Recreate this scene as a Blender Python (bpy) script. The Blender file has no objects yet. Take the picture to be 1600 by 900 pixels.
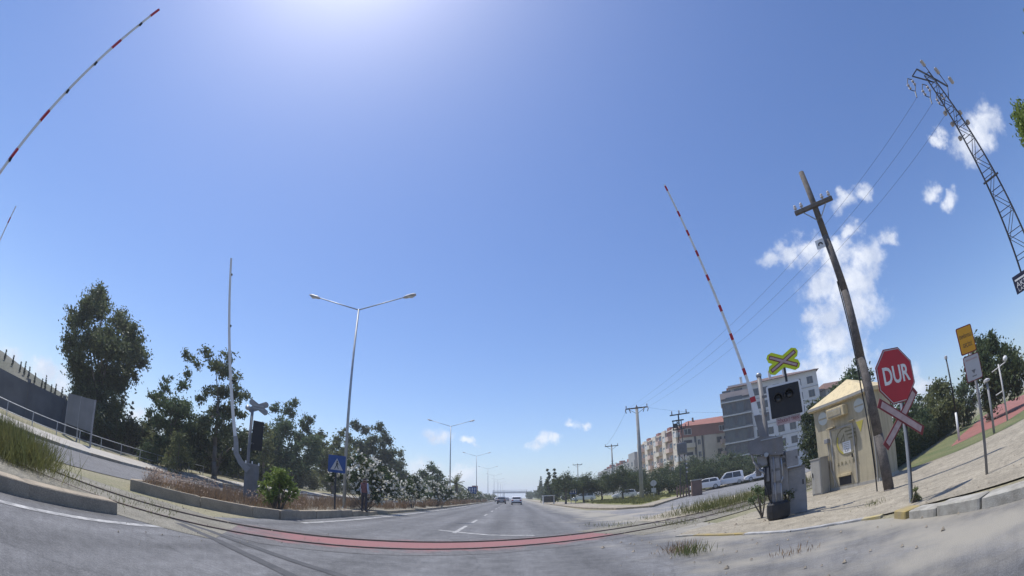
import bpy, bmesh, math, random
import numpy as np
from mathutils import Vector, Matrix, Euler

# ------------------------------------------------------------------ camera, world, sun, exposure
scene = bpy.context.scene
C = scene.collection
H = 1.2                                   # dashcam height above the road
LENS_A, LENS_B = 1.08863519, 0.07149587   # theta = A*(r/800) + B*(r/800)^3, r in photo pixels (fisheye dashcam)
PITCH, ROLL = 0.45128646, -0.01128504
SUN_AZ, SUN_EL = math.radians(-48), math.radians(68)
EXPOSURE = 0.42
HAZE = 0.00075
cp, sp, cr, sr = math.cos(PITCH), math.sin(PITCH), math.cos(ROLL), math.sin(ROLL)

cam_d = bpy.data.cameras.new('camera')
cam = bpy.data.objects.new('camera', cam_d)
C.objects.link(cam)
scene.camera = cam
right = Vector((cr, -sr*sp, sr*cp)); up = Vector((-sr, -cr*sp, cr*cp)); fwd = Vector((0, cp, sp))
M = Matrix((right, up, -fwd)).transposed().to_4x4()
M.translation = Vector((0, 0, H))
cam.matrix_world = M
cam_d.type = 'PANO'
cam_d.sensor_width = 36.0
cam_d.sensor_fit = 'HORIZONTAL'
cam_d.clip_start = 0.05
cam_d.clip_end = 20000
P = cam_d if hasattr(cam_d, 'fisheye_polynomial_k1') else cam_d.cycles
P.panorama_type = 'FISHEYE_LENS_POLYNOMIAL'
P.fisheye_fov = math.radians(220)
P.fisheye_polynomial_k0 = 0.0
P.fisheye_polynomial_k1 = -LENS_A/18.0
P.fisheye_polynomial_k2 = 0.0
P.fisheye_polynomial_k3 = -LENS_B/18.0**3
P.fisheye_polynomial_k4 = 0.0

scene.render.engine = 'CYCLES'
scene.cycles.use_denoising = True
scene.cycles.max_bounces = 6
scene.cycles.transparent_max_bounces = 8
scene.view_settings.view_transform = 'Standard'
scene.view_settings.look = 'None'
scene.view_settings.exposure = EXPOSURE
scene.view_settings.gamma = 1.0
scene.view_settings.use_curve_mapping = False


def ray(px, py):
    x, y = px-800.0, 450.0-py
    r = math.hypot(x, y) or 1e-6
    q = r/800.0
    th = LENS_A*q+LENS_B*q**3
    s = math.sin(th)
    return right*(s*x/r)+up*(s*y/r)+fwd*math.cos(th)


def G(px, py, z=0.0):            # where a pixel's ray meets the level z
    d = ray(px, py); t = (z-H)/d.z
    return Vector((d.x*t, d.y*t, z))


def A(px, py, D):                # the point of a pixel's ray at ground distance D
    d = ray(px, py); t = D/math.hypot(d.x, d.y)
    return Vector((d.x*t, d.y*t, H+d.z*t))


def pxm(px, py, D):              # metres per photo pixel at ground distance D
    a = ray(px, py); b = ray(px+1, py)
    return (a-b).length*D/math.hypot(a.x, a.y)


class Plane:                     # an upright plane through a base point: pixel -> (local x, z)
    def __init__(self, base, rz=None):
        self.b = Vector((base[0], base[1], 0))
        if rz is None: rz = -math.atan2(base[0], base[1])
        self.rz = rz
        self.r = Vector((math.cos(rz), math.sin(rz), 0)); self.n = Vector((-math.sin(rz), math.cos(rz), 0))

    def __call__(self, px, py):
        d = ray(px, py)
        t = self.b.dot(self.n)/d.dot(self.n)
        p = d*t
        return ((p-self.b).dot(self.r), H+p.z)


def zg(x, y):                    # height of the ground sheet
    l = 0.5*min(max((-22.2-x)/5.5, 0), 1)
    s = min(max((y-22)/20, 0), 1)
    r = 0.015*min(max(x-16, 0), 32)*s*s*(3-2*s)
    return l+r


# ---- world: Nishita sky with cumulus clouds
world = bpy.data.worlds.new('World'); scene.world = world; world.use_nodes = True
nt = world.node_tree; nt.nodes.clear()
N = lambda t: nt.nodes.new(t)
K = nt.links.new
out = N('ShaderNodeOutputWorld'); bg = N('ShaderNodeBackground'); sky = N('ShaderNodeTexSky')
sky.sky_type = 'NISHITA'; sky.sun_disc = False
sky.sun_elevation = SUN_EL; sky.sun_rotation = SUN_AZ
sky.air_density = 1.0; sky.dust_density = 0.75; sky.ozone_density = 6.0; sky.altitude = 0
tc = N('ShaderNodeTexCoord')
nz = N('ShaderNodeTexNoise'); nz.inputs['Scale'].default_value = 13; nz.inputs['Detail'].default_value = 6; nz.inputs['Roughness'].default_value = .62
K(tc.outputs['Generated'], nz.inputs['Vector'])
w1 = N('ShaderNodeVectorMath'); w1.operation = 'SUBTRACT'; w1.inputs[1].default_value = (.5, .5, .5); K(nz.outputs['Color'], w1.inputs[0])
w2 = N('ShaderNodeVectorMath'); w2.operation = 'MULTIPLY_ADD'; w2.inputs[1].default_value = (.085, .085, .085)
K(w1.outputs[0], w2.inputs[0]); K(tc.outputs['Generated'], w2.inputs[2])
w3 = N('ShaderNodeVectorMath'); w3.operation = 'MULTIPLY'; w3.inputs[1].default_value = (1, 1, 1.45); K(w2.outputs[0], w3.inputs[0])
CLOUD_PX = [(1200,402,15),(1230,395,22),(1268,385,26),(1305,398,26),(1350,402,28),(1285,440,32),(1330,440,34),(1290,490,32),(1335,482,38),(1258,495,14),
 (1300,530,36),(1280,585,38),(1325,580,42),(1240,592,24),(1320,315,17),(1347,300,14),(1325,365,14),(1385,368,14),
 (1535,198,28),(1512,225,24),(1468,215,12),(1460,302,13),(1485,315,12),
 (850,688,15),(832,688,11),(869,688,12),(896,661,10),(918,661,9),(668,682,14),(692,683,14),(735,692,9),
 (670,738,26),(730,745,22),(1405,594,26),(1445,608,20),(70,583,20),(92,600,16),(20,560,15),(212,648,16)]
blobs = []
for (a, b, r) in CLOUD_PX:
    d0, d1 = ray(a, b), ray(a+1, b)
    blobs.append((d0, 1.85*r*(d0-d1).length))
rc = random.Random(5)
for k in range(5):               # the same fair-weather cumulus goes on all round the sky
    az = math.radians(rc.uniform(85, 275)); el = math.radians(rc.uniform(5, 35))
    for j in range(3):
        a2 = az+rc.uniform(-.09, .09); e2 = el+rc.uniform(-.03, .03)
        blobs.append((Vector((math.sin(a2)*math.cos(e2), math.cos(a2)*math.cos(e2), math.sin(e2))), rc.uniform(.05, .09)))
prev = None
for (c, r) in blobs:
    dn = N('ShaderNodeVectorMath'); dn.operation = 'DISTANCE'; dn.inputs[1].default_value = (c.x, c.y, c.z*1.45); K(w3.outputs[0], dn.inputs[0])
    m = N('ShaderNodeMath'); m.operation = 'MULTIPLY_ADD'; m.inputs[1].default_value = -1.0/r; m.inputs[2].default_value = 1.0
    K(dn.outputs['Value'], m.inputs[0])
    if prev is None: prev = m
    else:
        q = N('ShaderNodeMath'); q.operation = 'MAXIMUM'
        K(prev.outputs[0], q.inputs[0]); K(m.outputs[0], q.inputs[1]); prev = q
nz2 = N('ShaderNodeTexNoise'); nz2.inputs['Scale'].default_value = 34; nz2.inputs['Detail'].default_value = 5; nz2.inputs['Roughness'].default_value = .6
K(tc.outputs['Generated'], nz2.inputs['Vector'])
ad = N('ShaderNodeMath'); ad.operation = 'MULTIPLY_ADD'; ad.inputs[1].default_value = 1.1; K(nz2.outputs['Fac'], ad.inputs[0]); K(prev.outputs[0], ad.inputs[2])
mr = N('ShaderNodeMapRange'); mr.interpolation_type = 'SMOOTHSTEP'; mr.inputs['From Min'].default_value = .70; mr.inputs['From Max'].default_value = 1.42
mr.inputs['To Max'].default_value = .86
K(ad.outputs[0], mr.inputs['Value'])
skm = N('ShaderNodeVectorMath'); skm.operation = 'SCALE'; skm.inputs['Scale'].default_value = .116; hs = N('ShaderNodeHueSaturation'); hs.inputs['Saturation'].default_value = 1.13; hs.inputs['Hue'].default_value = .508; K(sky.outputs[0], hs.inputs['Color']); K(hs.outputs[0], skm.inputs[0])
cmix = N('ShaderNodeMix'); cmix.data_type = 'RGBA'
K(mr.outputs[0], cmix.inputs['Factor']); K(skm.outputs[0], cmix.inputs['A']); cshade = N('ShaderNodeMix'); cshade.data_type = 'RGBA'; cshade.inputs['A'].default_value = (.52, .57, .68, 1); cshade.inputs['B'].default_value = (.80, .82, .86, 1)
cms = N('ShaderNodeMapRange'); cms.inputs['From Min'].default_value = .40; cms.inputs['From Max'].default_value = .62; K(nz.outputs['Fac'], cms.inputs['Value']); K(cms.outputs[0], cshade.inputs['Factor']); K(cshade.outputs['Result'], cmix.inputs['B'])
K(cmix.outputs['Result'], bg.inputs['Color']); bg.inputs['Strength'].default_value = 1.0
K(bg.outputs[0], out.inputs[0])
world.cycles.sampling_method = 'MANUAL'; world.cycles.sample_map_resolution = 512

sun_d = bpy.data.lights.new('sun', 'SUN'); sun_d.energy = 3.6; sun_d.angle = math.radians(.53); sun_d.color = (1, .955, .88)
sun = bpy.data.objects.new('sun', sun_d); C.objects.link(sun)
S = Vector((math.sin(SUN_AZ)*math.cos(SUN_EL), math.cos(SUN_AZ)*math.cos(SUN_EL), math.sin(SUN_EL)))
sun.rotation_euler = (-S).to_track_quat('-Z', 'Y').to_euler()
sun.location = (0, 0, 60)

# ------------------------------------------------------------------ materials
MATS = {}


def mat(name, col, col2=None, rough=.8, scale=4.0, detail=4, bump=0.0, bscale=60.0, metal=0.0, speck=0.0, coat=0.0, trans=0.0, world=False, spec=.35):
    """Principled with two noise-mixed colours, fine speckle and bump."""
    if name in MATS: return MATS[name]
    m = bpy.data.materials.new(name); m.use_nodes = True
    t = m.node_tree; b = t.nodes['Principled BSDF']; L = t.links.new
    nn = lambda k: t.nodes.new(k)
    col2 = col2 or tuple(c*.78 for c in col)
    tcn = nn('ShaderNodeTexCoord')
    if world:
        geo = nn('ShaderNodeNewGeometry'); vec = geo.outputs['Position']
    else:
        vec = tcn.outputs['Object']
    n1 = nn('ShaderNodeTexNoise'); n1.inputs['Scale'].default_value = scale; n1.inputs['Detail'].default_value = detail; n1.inputs['Roughness'].default_value = .6
    L(vec, n1.inputs['Vector'])
    rp = nn('ShaderNodeMapRange'); rp.inputs['From Min'].default_value = .35; rp.inputs['From Max'].default_value = .65
    L(n1.outputs['Fac'], rp.inputs['Value'])
    mx = nn('ShaderNodeMix'); mx.data_type = 'RGBA'
    mx.inputs['A'].default_value = (*col, 1); mx.inputs['B'].default_value = (*col2, 1)
    L(rp.outputs[0], mx.inputs['Factor'])
    res = mx.outputs['Result']
    if speck:
        n2 = nn('ShaderNodeTexNoise'); n2.inputs['Scale'].default_value = bscale*1.7; n2.inputs['Detail'].default_value = 2
        L(vec, n2.inputs['Vector'])
        mp = nn('ShaderNodeMapRange'); mp.inputs['From Min'].default_value = .3; mp.inputs['From Max'].default_value = .7
        mp.inputs['To Min'].default_value = 1-speck; mp.inputs['To Max'].default_value = 1+speck
        L(n2.outputs['Fac'], mp.inputs['Value'])
        sc = nn('ShaderNodeVectorMath'); sc.operation = 'SCALE'
        L(res, sc.inputs[0]); L(mp.outputs[0], sc.inputs['Scale']); res = sc.outputs[0]
    L(res, b.inputs['Base Color'])
    b.inputs['Roughness'].default_value = rough; b.inputs['Metallic'].default_value = metal
    b.inputs['Specular IOR Level'].default_value = spec
    if coat: b.inputs['Coat Weight'].default_value = coat
    if bump:
        n3 = nn('ShaderNodeTexNoise'); n3.inputs['Scale'].default_value = bscale; n3.inputs['Detail'].default_value = 4
        L(vec, n3.inputs['Vector'])
        bp = nn('ShaderNodeBump'); bp.inputs['Strength'].default_value = bump; bp.inputs['Distance'].default_value = .02
        L(n3.outputs['Fac'], bp.inputs['Height']); L(bp.outputs[0], b.inputs['Normal'])
    if trans:
        tr = nn('ShaderNodeBsdfTranslucent'); L(res, tr.inputs['Color'])
        ms = nn('ShaderNodeMixShader'); ms.inputs[0].default_value = trans
        L(b.outputs[0], ms.inputs[1]); L(tr.outputs[0], ms.inputs[2])
        L(ms.outputs[0], t.nodes['Material Output'].inputs['Surface'])
    MATS[name] = m
    return m


def leafmat(name, c1, c2, c3=None, trans=.42, scale=.9):
    return mat(name, c1, c2, rough=.55, scale=scale, detail=6, speck=.35, bscale=5, trans=trans, spec=.3)


def asphalt(name, col, dust, x0=None, x1=None, tracks=False):
    """Worn asphalt; pale dust with its own ragged outline lies over it where x runs from x0 to x1."""
    m = mat(name, col, tuple(c*.80 for c in col), rough=.85, scale=.35, detail=8, bump=.5, bscale=70, speck=.28, world=True, spec=.3)
    t = m.node_tree; L = t.links.new; nn = lambda k: t.nodes.new(k)
    b = t.nodes['Principled BSDF']
    src = b.inputs['Base Color'].links[0].from_socket
    geo = nn('ShaderNodeNewGeometry'); sx = nn('ShaderNodeSeparateXYZ'); L(geo.outputs['Position'], sx.inputs[0])
    for sc_, lo, hi in ((2.3, .80, 1.20), (9.0, .82, 1.18), (38.0, .70, 1.30)):     # stains, patches and coarse aggregate
        na = nn('ShaderNodeTexNoise'); na.inputs['Scale'].default_value = sc_; na.inputs['Detail'].default_value = 5; na.inputs['Roughness'].default_value = .7; L(geo.outputs['Position'], na.inputs['Vector'])
        ma = nn('ShaderNodeMapRange'); ma.inputs['From Min'].default_value = .32; ma.inputs['From Max'].default_value = .68; ma.inputs['To Min'].default_value = lo; ma.inputs['To Max'].default_value = hi; L(na.outputs['Fac'], ma.inputs['Value'])
        sa = nn('ShaderNodeVectorMath'); sa.operation = 'SCALE'; L(src, sa.inputs[0]); L(ma.outputs[0], sa.inputs['Scale']); src = sa.outputs[0]
    n = nn('ShaderNodeTexNoise'); n.inputs['Scale'].default_value = .55; n.inputs['Detail'].default_value = 7; n.inputs['Roughness'].default_value = .6
    L(geo.outputs['Position'], n.inputs['Vector'])
    if tracks:                     # tyre-polished lanes, oil line and patches along the road
        w = nn('ShaderNodeMath'); w.operation = 'SINE'
        w0 = nn('ShaderNodeMath'); w0.operation = 'MULTIPLY_ADD'; w0.inputs[1].default_value = 3.45; w0.inputs[2].default_value = .6; L(sx.outputs['X'], w0.inputs[0]); L(w0.outputs[0], w.inputs[0])
        ns = nn('ShaderNodeTexNoise'); ns.inputs['Scale'].default_value = 1.0; ns.inputs['Detail'].default_value = 6
        mpg = nn('ShaderNodeMapping'); mpg.inputs['Scale'].default_value = (1.6, .07, 1); L(geo.outputs['Position'], mpg.inputs[0]); L(mpg.outputs[0], ns.inputs['Vector'])
        f = nn('ShaderNodeMath'); f.operation = 'MULTIPLY_ADD'; f.inputs[1].default_value = .12; f.inputs[2].default_value = .55; L(w.outputs[0], f.inputs[0])
        f2 = nn('ShaderNodeMath'); f2.operation = 'MULTIPLY_ADD'; f2.inputs[1].default_value = .9; L(ns.outputs['Fac'], f2.inputs[0]); L(f.outputs[0], f2.inputs[2])
        sc = nn('ShaderNodeVectorMath'); sc.operation = 'SCALE'; L(src, sc.inputs[0]); L(f2.outputs[0], sc.inputs['Scale']); src = sc.outputs[0]
    # cracks
    v = nn('ShaderNodeTexVoronoi'); v.feature = 'DISTANCE_TO_EDGE'; v.inputs['Scale'].default_value = .33
    wv = nn('ShaderNodeVectorMath'); wv.operation = 'MULTIPLY_ADD'; wv.inputs[1].default_value = (.9, .9, 0); L(n.outputs['Color'], wv.inputs[0]); L(geo.outputs['Position'], wv.inputs[2])
    L(wv.outputs[0], v.inputs['Vector'])
    cm = nn('ShaderNodeMapRange'); cm.inputs['From Max'].default_value = .012; cm.inputs['To Min'].default_value = .80; L(v.outputs['Distance'], cm.inputs['Value'])
    s2 = nn('ShaderNodeVectorMath'); s2.operation = 'SCALE'; L(src, s2.inputs[0]); L(cm.outputs[0], s2.inputs['Scale']); src = s2.outputs[0]
    if x0 is not None:
        p = nn('ShaderNodeMapRange'); p.inputs['From Min'].default_value = x0; p.inputs['From Max'].default_value = x1; p.clamp = False
        L(sx.outputs['X'], p.inputs['Value'])
        q = nn('ShaderNodeMath'); q.operation = 'MULTIPLY_ADD'; q.inputs[1].default_value = 2.6; L(n.outputs['Fac'], q.inputs[0])
        q0 = nn('ShaderNodeMath'); q0.operation = 'SUBTRACT'; q0.inputs[1].default_value = 1.3; L(p.outputs[0], q0.inputs[0]); L(q0.outputs[0], q.inputs[2])
        cl = nn('ShaderNodeMapRange'); cl.interpolation_type = 'SMOOTHSTEP'; cl.inputs['From Min'].default_value = .15; cl.inputs['From Max'].default_value = 1.0; cl.inputs['To Max'].default_value = .93
        L(q.outputs[0], cl.inputs['Value'])
        mx = nn('ShaderNodeMix'); mx.data_type = 'RGBA'; mx.inputs['B'].default_value = (*dust, 1)
        L(cl.outputs[0], mx.inputs['Factor']); L(src, mx.inputs['A']); src = mx.outputs['Result']
    L(src, b.inputs['Base Color'])
    return m


SAND = (.42, .365, .275)
M_ground = mat('dry_earth', (.26, .23, .16), (.17, .17, .095), rough=.95, scale=.25, detail=8, bump=.5, bscale=9, speck=.3, world=True)
M_road = asphalt('road_asphalt', (.145, .146, .150), (.30, .28, .235), 1.5, 5.5, True)
M_road2 = asphalt('far_asphalt', (.16, .16, .163), (.30, .28, .235))
M_side = asphalt('side_asphalt', (.20, .20, .205), (.34, .31, .26), 14, -2)
M_apron = asphalt('dusty_concrete', (.325, .29, .225), (0, 0, 0))
def red_crossing():
    m = asphalt('red_crossing_surface', (.150, .148, .150), (.30, .26, .21), 3.0, 8.0)
    t = m.node_tree; L = t.links.new; nn = lambda k: t.nodes.new(k); b = t.nodes['Principled BSDF']
    src = b.inputs['Base Color'].links[0].from_socket
    g = nn('ShaderNodeNewGeometry'); d = nn('ShaderNodeVectorMath'); d.operation = 'DOT_PRODUCT'; d.inputs[1].default_value = (-.530, .848, 0); L(g.outputs['Position'], d.inputs[0])
    a = nn('ShaderNodeMath'); a.operation = 'SUBTRACT'; a.inputs[1].default_value = 10.13; L(d.outputs['Value'], a.inputs[0])
    ab = nn('ShaderNodeMath'); ab.operation = 'ABSOLUTE'; L(a.outputs[0], ab.inputs[0])
    n = nn('ShaderNodeTexNoise'); n.inputs['Scale'].default_value = 1.4; n.inputs['Detail'].default_value = 9; n.inputs['Roughness'].default_value = .68; L(g.outputs['Position'], n.inputs['Vector'])
    q = nn('ShaderNodeMath'); q.operation = 'MULTIPLY_ADD'; q.inputs[1].default_value = 2.6; L(n.outputs['Fac'], q.inputs[0]); L(ab.outputs[0], q.inputs[2])
    r = nn('ShaderNodeMapRange'); r.interpolation_type = 'SMOOTHSTEP'; r.inputs['From Min'].default_value = 2.6; r.inputs['From Max'].default_value = 1.7; r.inputs['To Max'].default_value = .80; L(q.outputs[0], r.inputs['Value'])
    e = nn('ShaderNodeVectorMath'); e.operation = 'DOT_PRODUCT'; e.inputs[1].default_value = (.848, .530, 0); L(g.outputs['Position'], e.inputs[0])   # the paint has worn away towards both ends
    e1 = nn('ShaderNodeMath'); e1.operation = 'SUBTRACT'; e1.inputs[1].default_value = 5.2; L(e.outputs['Value'], e1.inputs[0])
    e2 = nn('ShaderNodeMath'); e2.operation = 'ABSOLUTE'; L(e1.outputs[0], e2.inputs[0])
    e3 = nn('ShaderNodeMath'); e3.operation = 'MULTIPLY_ADD'; e3.inputs[1].default_value = 4.0; L(n.outputs['Fac'], e3.inputs[0]); L(e2.outputs[0], e3.inputs[2])
    e4 = nn('ShaderNodeMapRange'); e4.interpolation_type = 'SMOOTHSTEP'; e4.inputs['From Min'].default_value = 8.2; e4.inputs['From Max'].default_value = 5.6; L(e3.outputs[0], e4.inputs['Value'])
    e5 = nn('ShaderNodeMath'); e5.operation = 'MULTIPLY'; L(r.outputs[0], e5.inputs[0]); L(e4.outputs[0], e5.inputs[1]); r = e5
    mx = nn('ShaderNodeMix'); mx.data_type = 'RGBA'; mx.inputs['B'].default_value = (.29, .122, .118, 1); L(r.outputs[0], mx.inputs['Factor']); L(src, mx.inputs['A'])
    L(mx.outputs['Result'], b.inputs['Base Color'])
    return m


M_red = red_crossing()
M_redpath = mat('red_paving', (.30, .125, .105), (.24, .11, .09), rough=.85, scale=.8, bump=.3, speck=.2, world=True)
M_lawn = mat('lawn_green', (.10, .125, .05), (.165, .16, .075), rough=.95, scale=.5, detail=8, bump=.8, bscale=18, speck=.4, world=True)
M_drylawn = mat('half_dry_grass', (.23, .21, .085), (.15, .17, .06), rough=.95, scale=.4, detail=8, bump=.8, bscale=12, speck=.4, world=True)
M_walk = mat('pale_pavement', (.42, .40, .36), (.33, .31, .28), rough=.9, scale=.7, detail=8, bump=.3, bscale=25, speck=.18, world=True)
M_line = mat('worn_white_paint', (.46, .455, .44), (.20, .20, .20), rough=.8, scale=4.5, detail=10, speck=.25, world=True)
M_yline = mat('worn_yellow_paint', (.42, .34, .13), (.38, .34, .25), rough=.8, scale=3, detail=8, speck=.2, world=True)
M_tar = mat('dark_tar_patch', (.055, .056, .06), (.08, .08, .083), rough=.8, scale=3, detail=8, bump=.4, speck=.25, world=True)
M_kerb = mat('kerb_concrete', (.36, .305, .23), (.25, .215, .165), rough=.9, scale=2.2, detail=9, bump=.5, bscale=35, speck=.22, world=True)
M_kerbw = mat('kerb_white_paint', (.40, .385, .34), (.25, .235, .20), rough=.85, scale=5, detail=9, bump=.4, world=True)
M_kerby = mat('kerb_yellow_paint', (.36, .275, .10), (.27, .23, .15), rough=.85, scale=5, detail=9, bump=.4, world=True)
M_rail = mat('rail_steel', (.16, .12, .10), (.10, .08, .07), rough=.6, scale=6, metal=.5)
M_gap = mat('flangeway_shade', (.035, .032, .03), (.05, .045, .04), rough=.95, world=True)  # shade of the rail groove, painted as a near-black colour
M_galv = mat('galvanised_steel', (.42, .44, .46), (.33, .35, .37), rough=.5, scale=3, metal=.55)
M_greym = mat('grey_painted_metal', (.21, .21, .22), (.155, .155, .16), rough=.55, scale=3, detail=6, speck=.1)
M_midm = mat('mid_grey_metal', (.30, .30, .305), (.23, .23, .235), rough=.55, scale=4, detail=6, speck=.1)
M_dkm = mat('dark_metal', (.045, .045, .05), (.03, .03, .033), rough=.5, scale=3)
M_black = mat('matt_black', (.018, .018, .02), (.026, .026, .028), rough=.55, scale=3)
M_white = mat('white_enamel', (.74, .74, .73), (.66, .66, .65), rough=.4, scale=2)
M_red_e = mat('red_enamel', (.46, .022, .035), (.40, .02, .03), rough=.35, scale=2)
M_bord = mat('burgundy_enamel', (.21, .028, .035), (.17, .024, .03), rough=.4, scale=2)
M_yg = mat('fluorescent_yellow', (.60, .70, .02), (.55, .66, .02), rough=.4, scale=2)
M_pinkw = mat('faded_white_red', (.50, .38, .37), (.40, .29, .28), rough=.5, scale=9)
M_orange = mat('amber_sign_enamel', (.72, .35, .02), (.66, .31, .02), rough=.4, scale=2)
M_signw = mat('grey_white_sign', (.50, .49, .49), (.44, .43, .43), rough=.5, scale=3)
M_blue = mat('blue_sign_enamel', (.022, .075, .25), (.02, .06, .20), rough=.4, scale=2)
M_navy = mat('navy_sign', (.015, .018, .05), (.012, .015, .04), rough=.5)
M_wood = mat('weathered_pole_wood', (.145, .13, .12), (.085, .077, .072), rough=.9, scale=7, detail=8, bump=.7, bscale=30, speck=.25)
M_conc = mat('pole_concrete', (.30, .30, .29), (.24, .24, .235), rough=.85, scale=2, speck=.12)
M_booth = mat('booth_cream_paint', (.50, .44, .30), (.41, .36, .26), rough=.85, scale=1.4, detail=9, bump=.35, speck=.12)
def streaks(m, amt=.55):         # rain streaks and grime runs with their own shapes
    t = m.node_tree; L = t.links.new; nn = lambda k: t.nodes.new(k); b = t.nodes['Principled BSDF']; src = b.inputs['Base Color'].links[0].from_socket
    tcn = nn('ShaderNodeTexCoord'); mp = nn('ShaderNodeMapping'); mp.inputs['Scale'].default_value = (7, 7, .55); L(tcn.outputs['Object'], mp.inputs[0])
    n = nn('ShaderNodeTexNoise'); n.inputs['Scale'].default_value = 1; n.inputs['Detail'].default_value = 8; n.inputs['Roughness'].default_value = .65; L(mp.outputs[0], n.inputs['Vector'])
    r = nn('ShaderNodeMapRange'); r.inputs['From Min'].default_value = .47; r.inputs['From Max'].default_value = .72; r.inputs['To Max'].default_value = amt; L(n.outputs['Fac'], r.inputs['Value'])
    mx = nn('ShaderNodeMix'); mx.data_type = 'RGBA'; mx.inputs['B'].default_value = (.20, .165, .11, 1); L(r.outputs[0], mx.inputs['Factor']); L(src, mx.inputs['A']); L(mx.outputs['Result'], b.inputs['Base Color'])
streaks(M_booth)
M_boothroof = mat('booth_roof_cream', (.62, .51, .30), (.55, .46, .29), rough=.8, scale=2, detail=8, speck=.08)
M_cab = mat('cabinet_grey_beige', (.40, .385, .34), (.35, .335, .30), rough=.6, scale=2, detail=8, speck=.06)
streaks(M_cab, .4); streaks(M_greym, .35); streaks(M_boothroof, .45)
M_glass = mat('dark_window_glass', (.03, .035, .045), (.045, .05, .06), rough=.12, scale=.6, spec=.6)
M_porc = mat('porcelain', (.55, .52, .50), (.48, .42, .40), rough=.25, scale=8)
M_brownp = mat('brown_insulator', (.13, .06, .045), (.10, .05, .04), rough=.3, scale=8)
M_trunk = mat('bark', (.10, .085, .07), (.17, .15, .125), rough=.95, scale=5, detail=8, bump=.8, bscale=20)
M_euc = leafmat('eucalyptus_leaf', (.135, .160, .075), (.080, .100, .042))
M_broad = leafmat('broad_leaf', (.110, .155, .072), (.068, .100, .044))
M_dark = leafmat('dark_leaf', (.085, .110, .050), (.055, .074, .034), trans=.36)
M_olive = leafmat('olive_leaf', (.165, .180, .072), (.105, .122, .050))
M_pine = leafmat('pine_needle', (.088, .120, .046), (.058, .080, .033), trans=.36)
M_fresh = leafmat('fresh_green_leaf', (.17, .225, .055), (.115, .165, .04), trans=.4)
M_ole = leafmat('oleander_leaf', (.075, .11, .045), (.045, .07, .028))
M_flower = mat('white_blossom', (.74, .72, .66), (.62, .60, .52), rough=.7, scale=3, trans=.3)
M_dry = mat('dry_straw', (.30, .205, .125), (.21, .15, .10), rough=.9, scale=1.5, detail=6, speck=.3, bscale=6, trans=.25)
M_dryg = mat('yellow_green_grass', (.21, .20, .075), (.13, .15, .05), rough=.9, scale=1.5, detail=6, speck=.3, bscale=6, trans=.3)
M_cyp = leafmat('cypress_leaf', (.032, .048, .026), (.022, .034, .019), trans=.36)
M_hill = mat('scrub_hillside', (.13, .125, .10), (.085, .09, .065), rough=.95, scale=.12, detail=9, bump=.8, bscale=2, speck=.3, world=True)
M_tyre = mat('tyre_rubber', (.02, .02, .021), (.028, .028, .03), rough=.85)
M_rim = mat('wheel_rim', (.40, .41, .42), (.3, .31, .32), rough=.35, metal=.8)
M_carw = mat('white_car_paint', (.70, .70, .71), (.67, .67, .68), rough=.3, coat=.6)
M_carg = mat('grey_car_paint', (.20, .20, .21), (.18, .18, .19), rough=.3, coat=.6)
M_card = mat('silver_car_paint', (.42, .43, .45), (.40, .41, .43), rough=.3, coat=.6)
M_lampr = mat('red_lamp_lens', (.35, .02, .02), (.30, .02, .02), rough=.25)
M_skin = mat('skin', (.42, .26, .19), (.38, .23, .17), rough=.55)
M_hair = mat('dark_hair', (.03, .022, .018), (.02, .016, .013), rough=.6)
M_shirt = mat('muted_red_top', (.20, .085, .085), (.16, .07, .07), rough=.9, scale=6)
M_sleeve = mat('pale_blue_cloth', (.42, .47, .56), (.36, .41, .5), rough=.9, scale=6)
M_trous = mat('dark_trousers', (.045, .042, .055), (.03, .03, .04), rough=.9, scale=6)
M_pink = mat('pink_render', (.64, .48, .41), (.57, .43, .37), rough=.9, scale=.6, speck=.05)
M_cream = mat('cream_render', (.68, .60, .50), (.60, .53, .44), rough=.9, scale=.6, speck=.05)
M_brick = mat('red_roof_render', (.33, .145, .115), (.27, .12, .10), rough=.9, scale=.8, speck=.12)
M_bwhite = mat('white_render', (.62, .61, .60), (.55, .54, .53), rough=.9, scale=.6, speck=.05)
M_bdark = mat('dark_cladding', (.085, .085, .095), (.06, .06, .07), rough=.5, scale=.7)
M_bgrey = mat('grey_render', (.36, .355, .35), (.31, .305, .30), rough=.9, scale=.6, speck=.06)
M_wallg = mat('slate_wall', (.15, .155, .165), (.11, .115, .125), rough=.9, scale=.7, detail=8, speck=.1)
M_gravel = mat('ballast_dirt', (.245, .23, .19), (.155, .145, .115), rough=.95, scale=1.3, detail=9, bump=.9, bscale=22, speck=.4, world=True)


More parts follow.
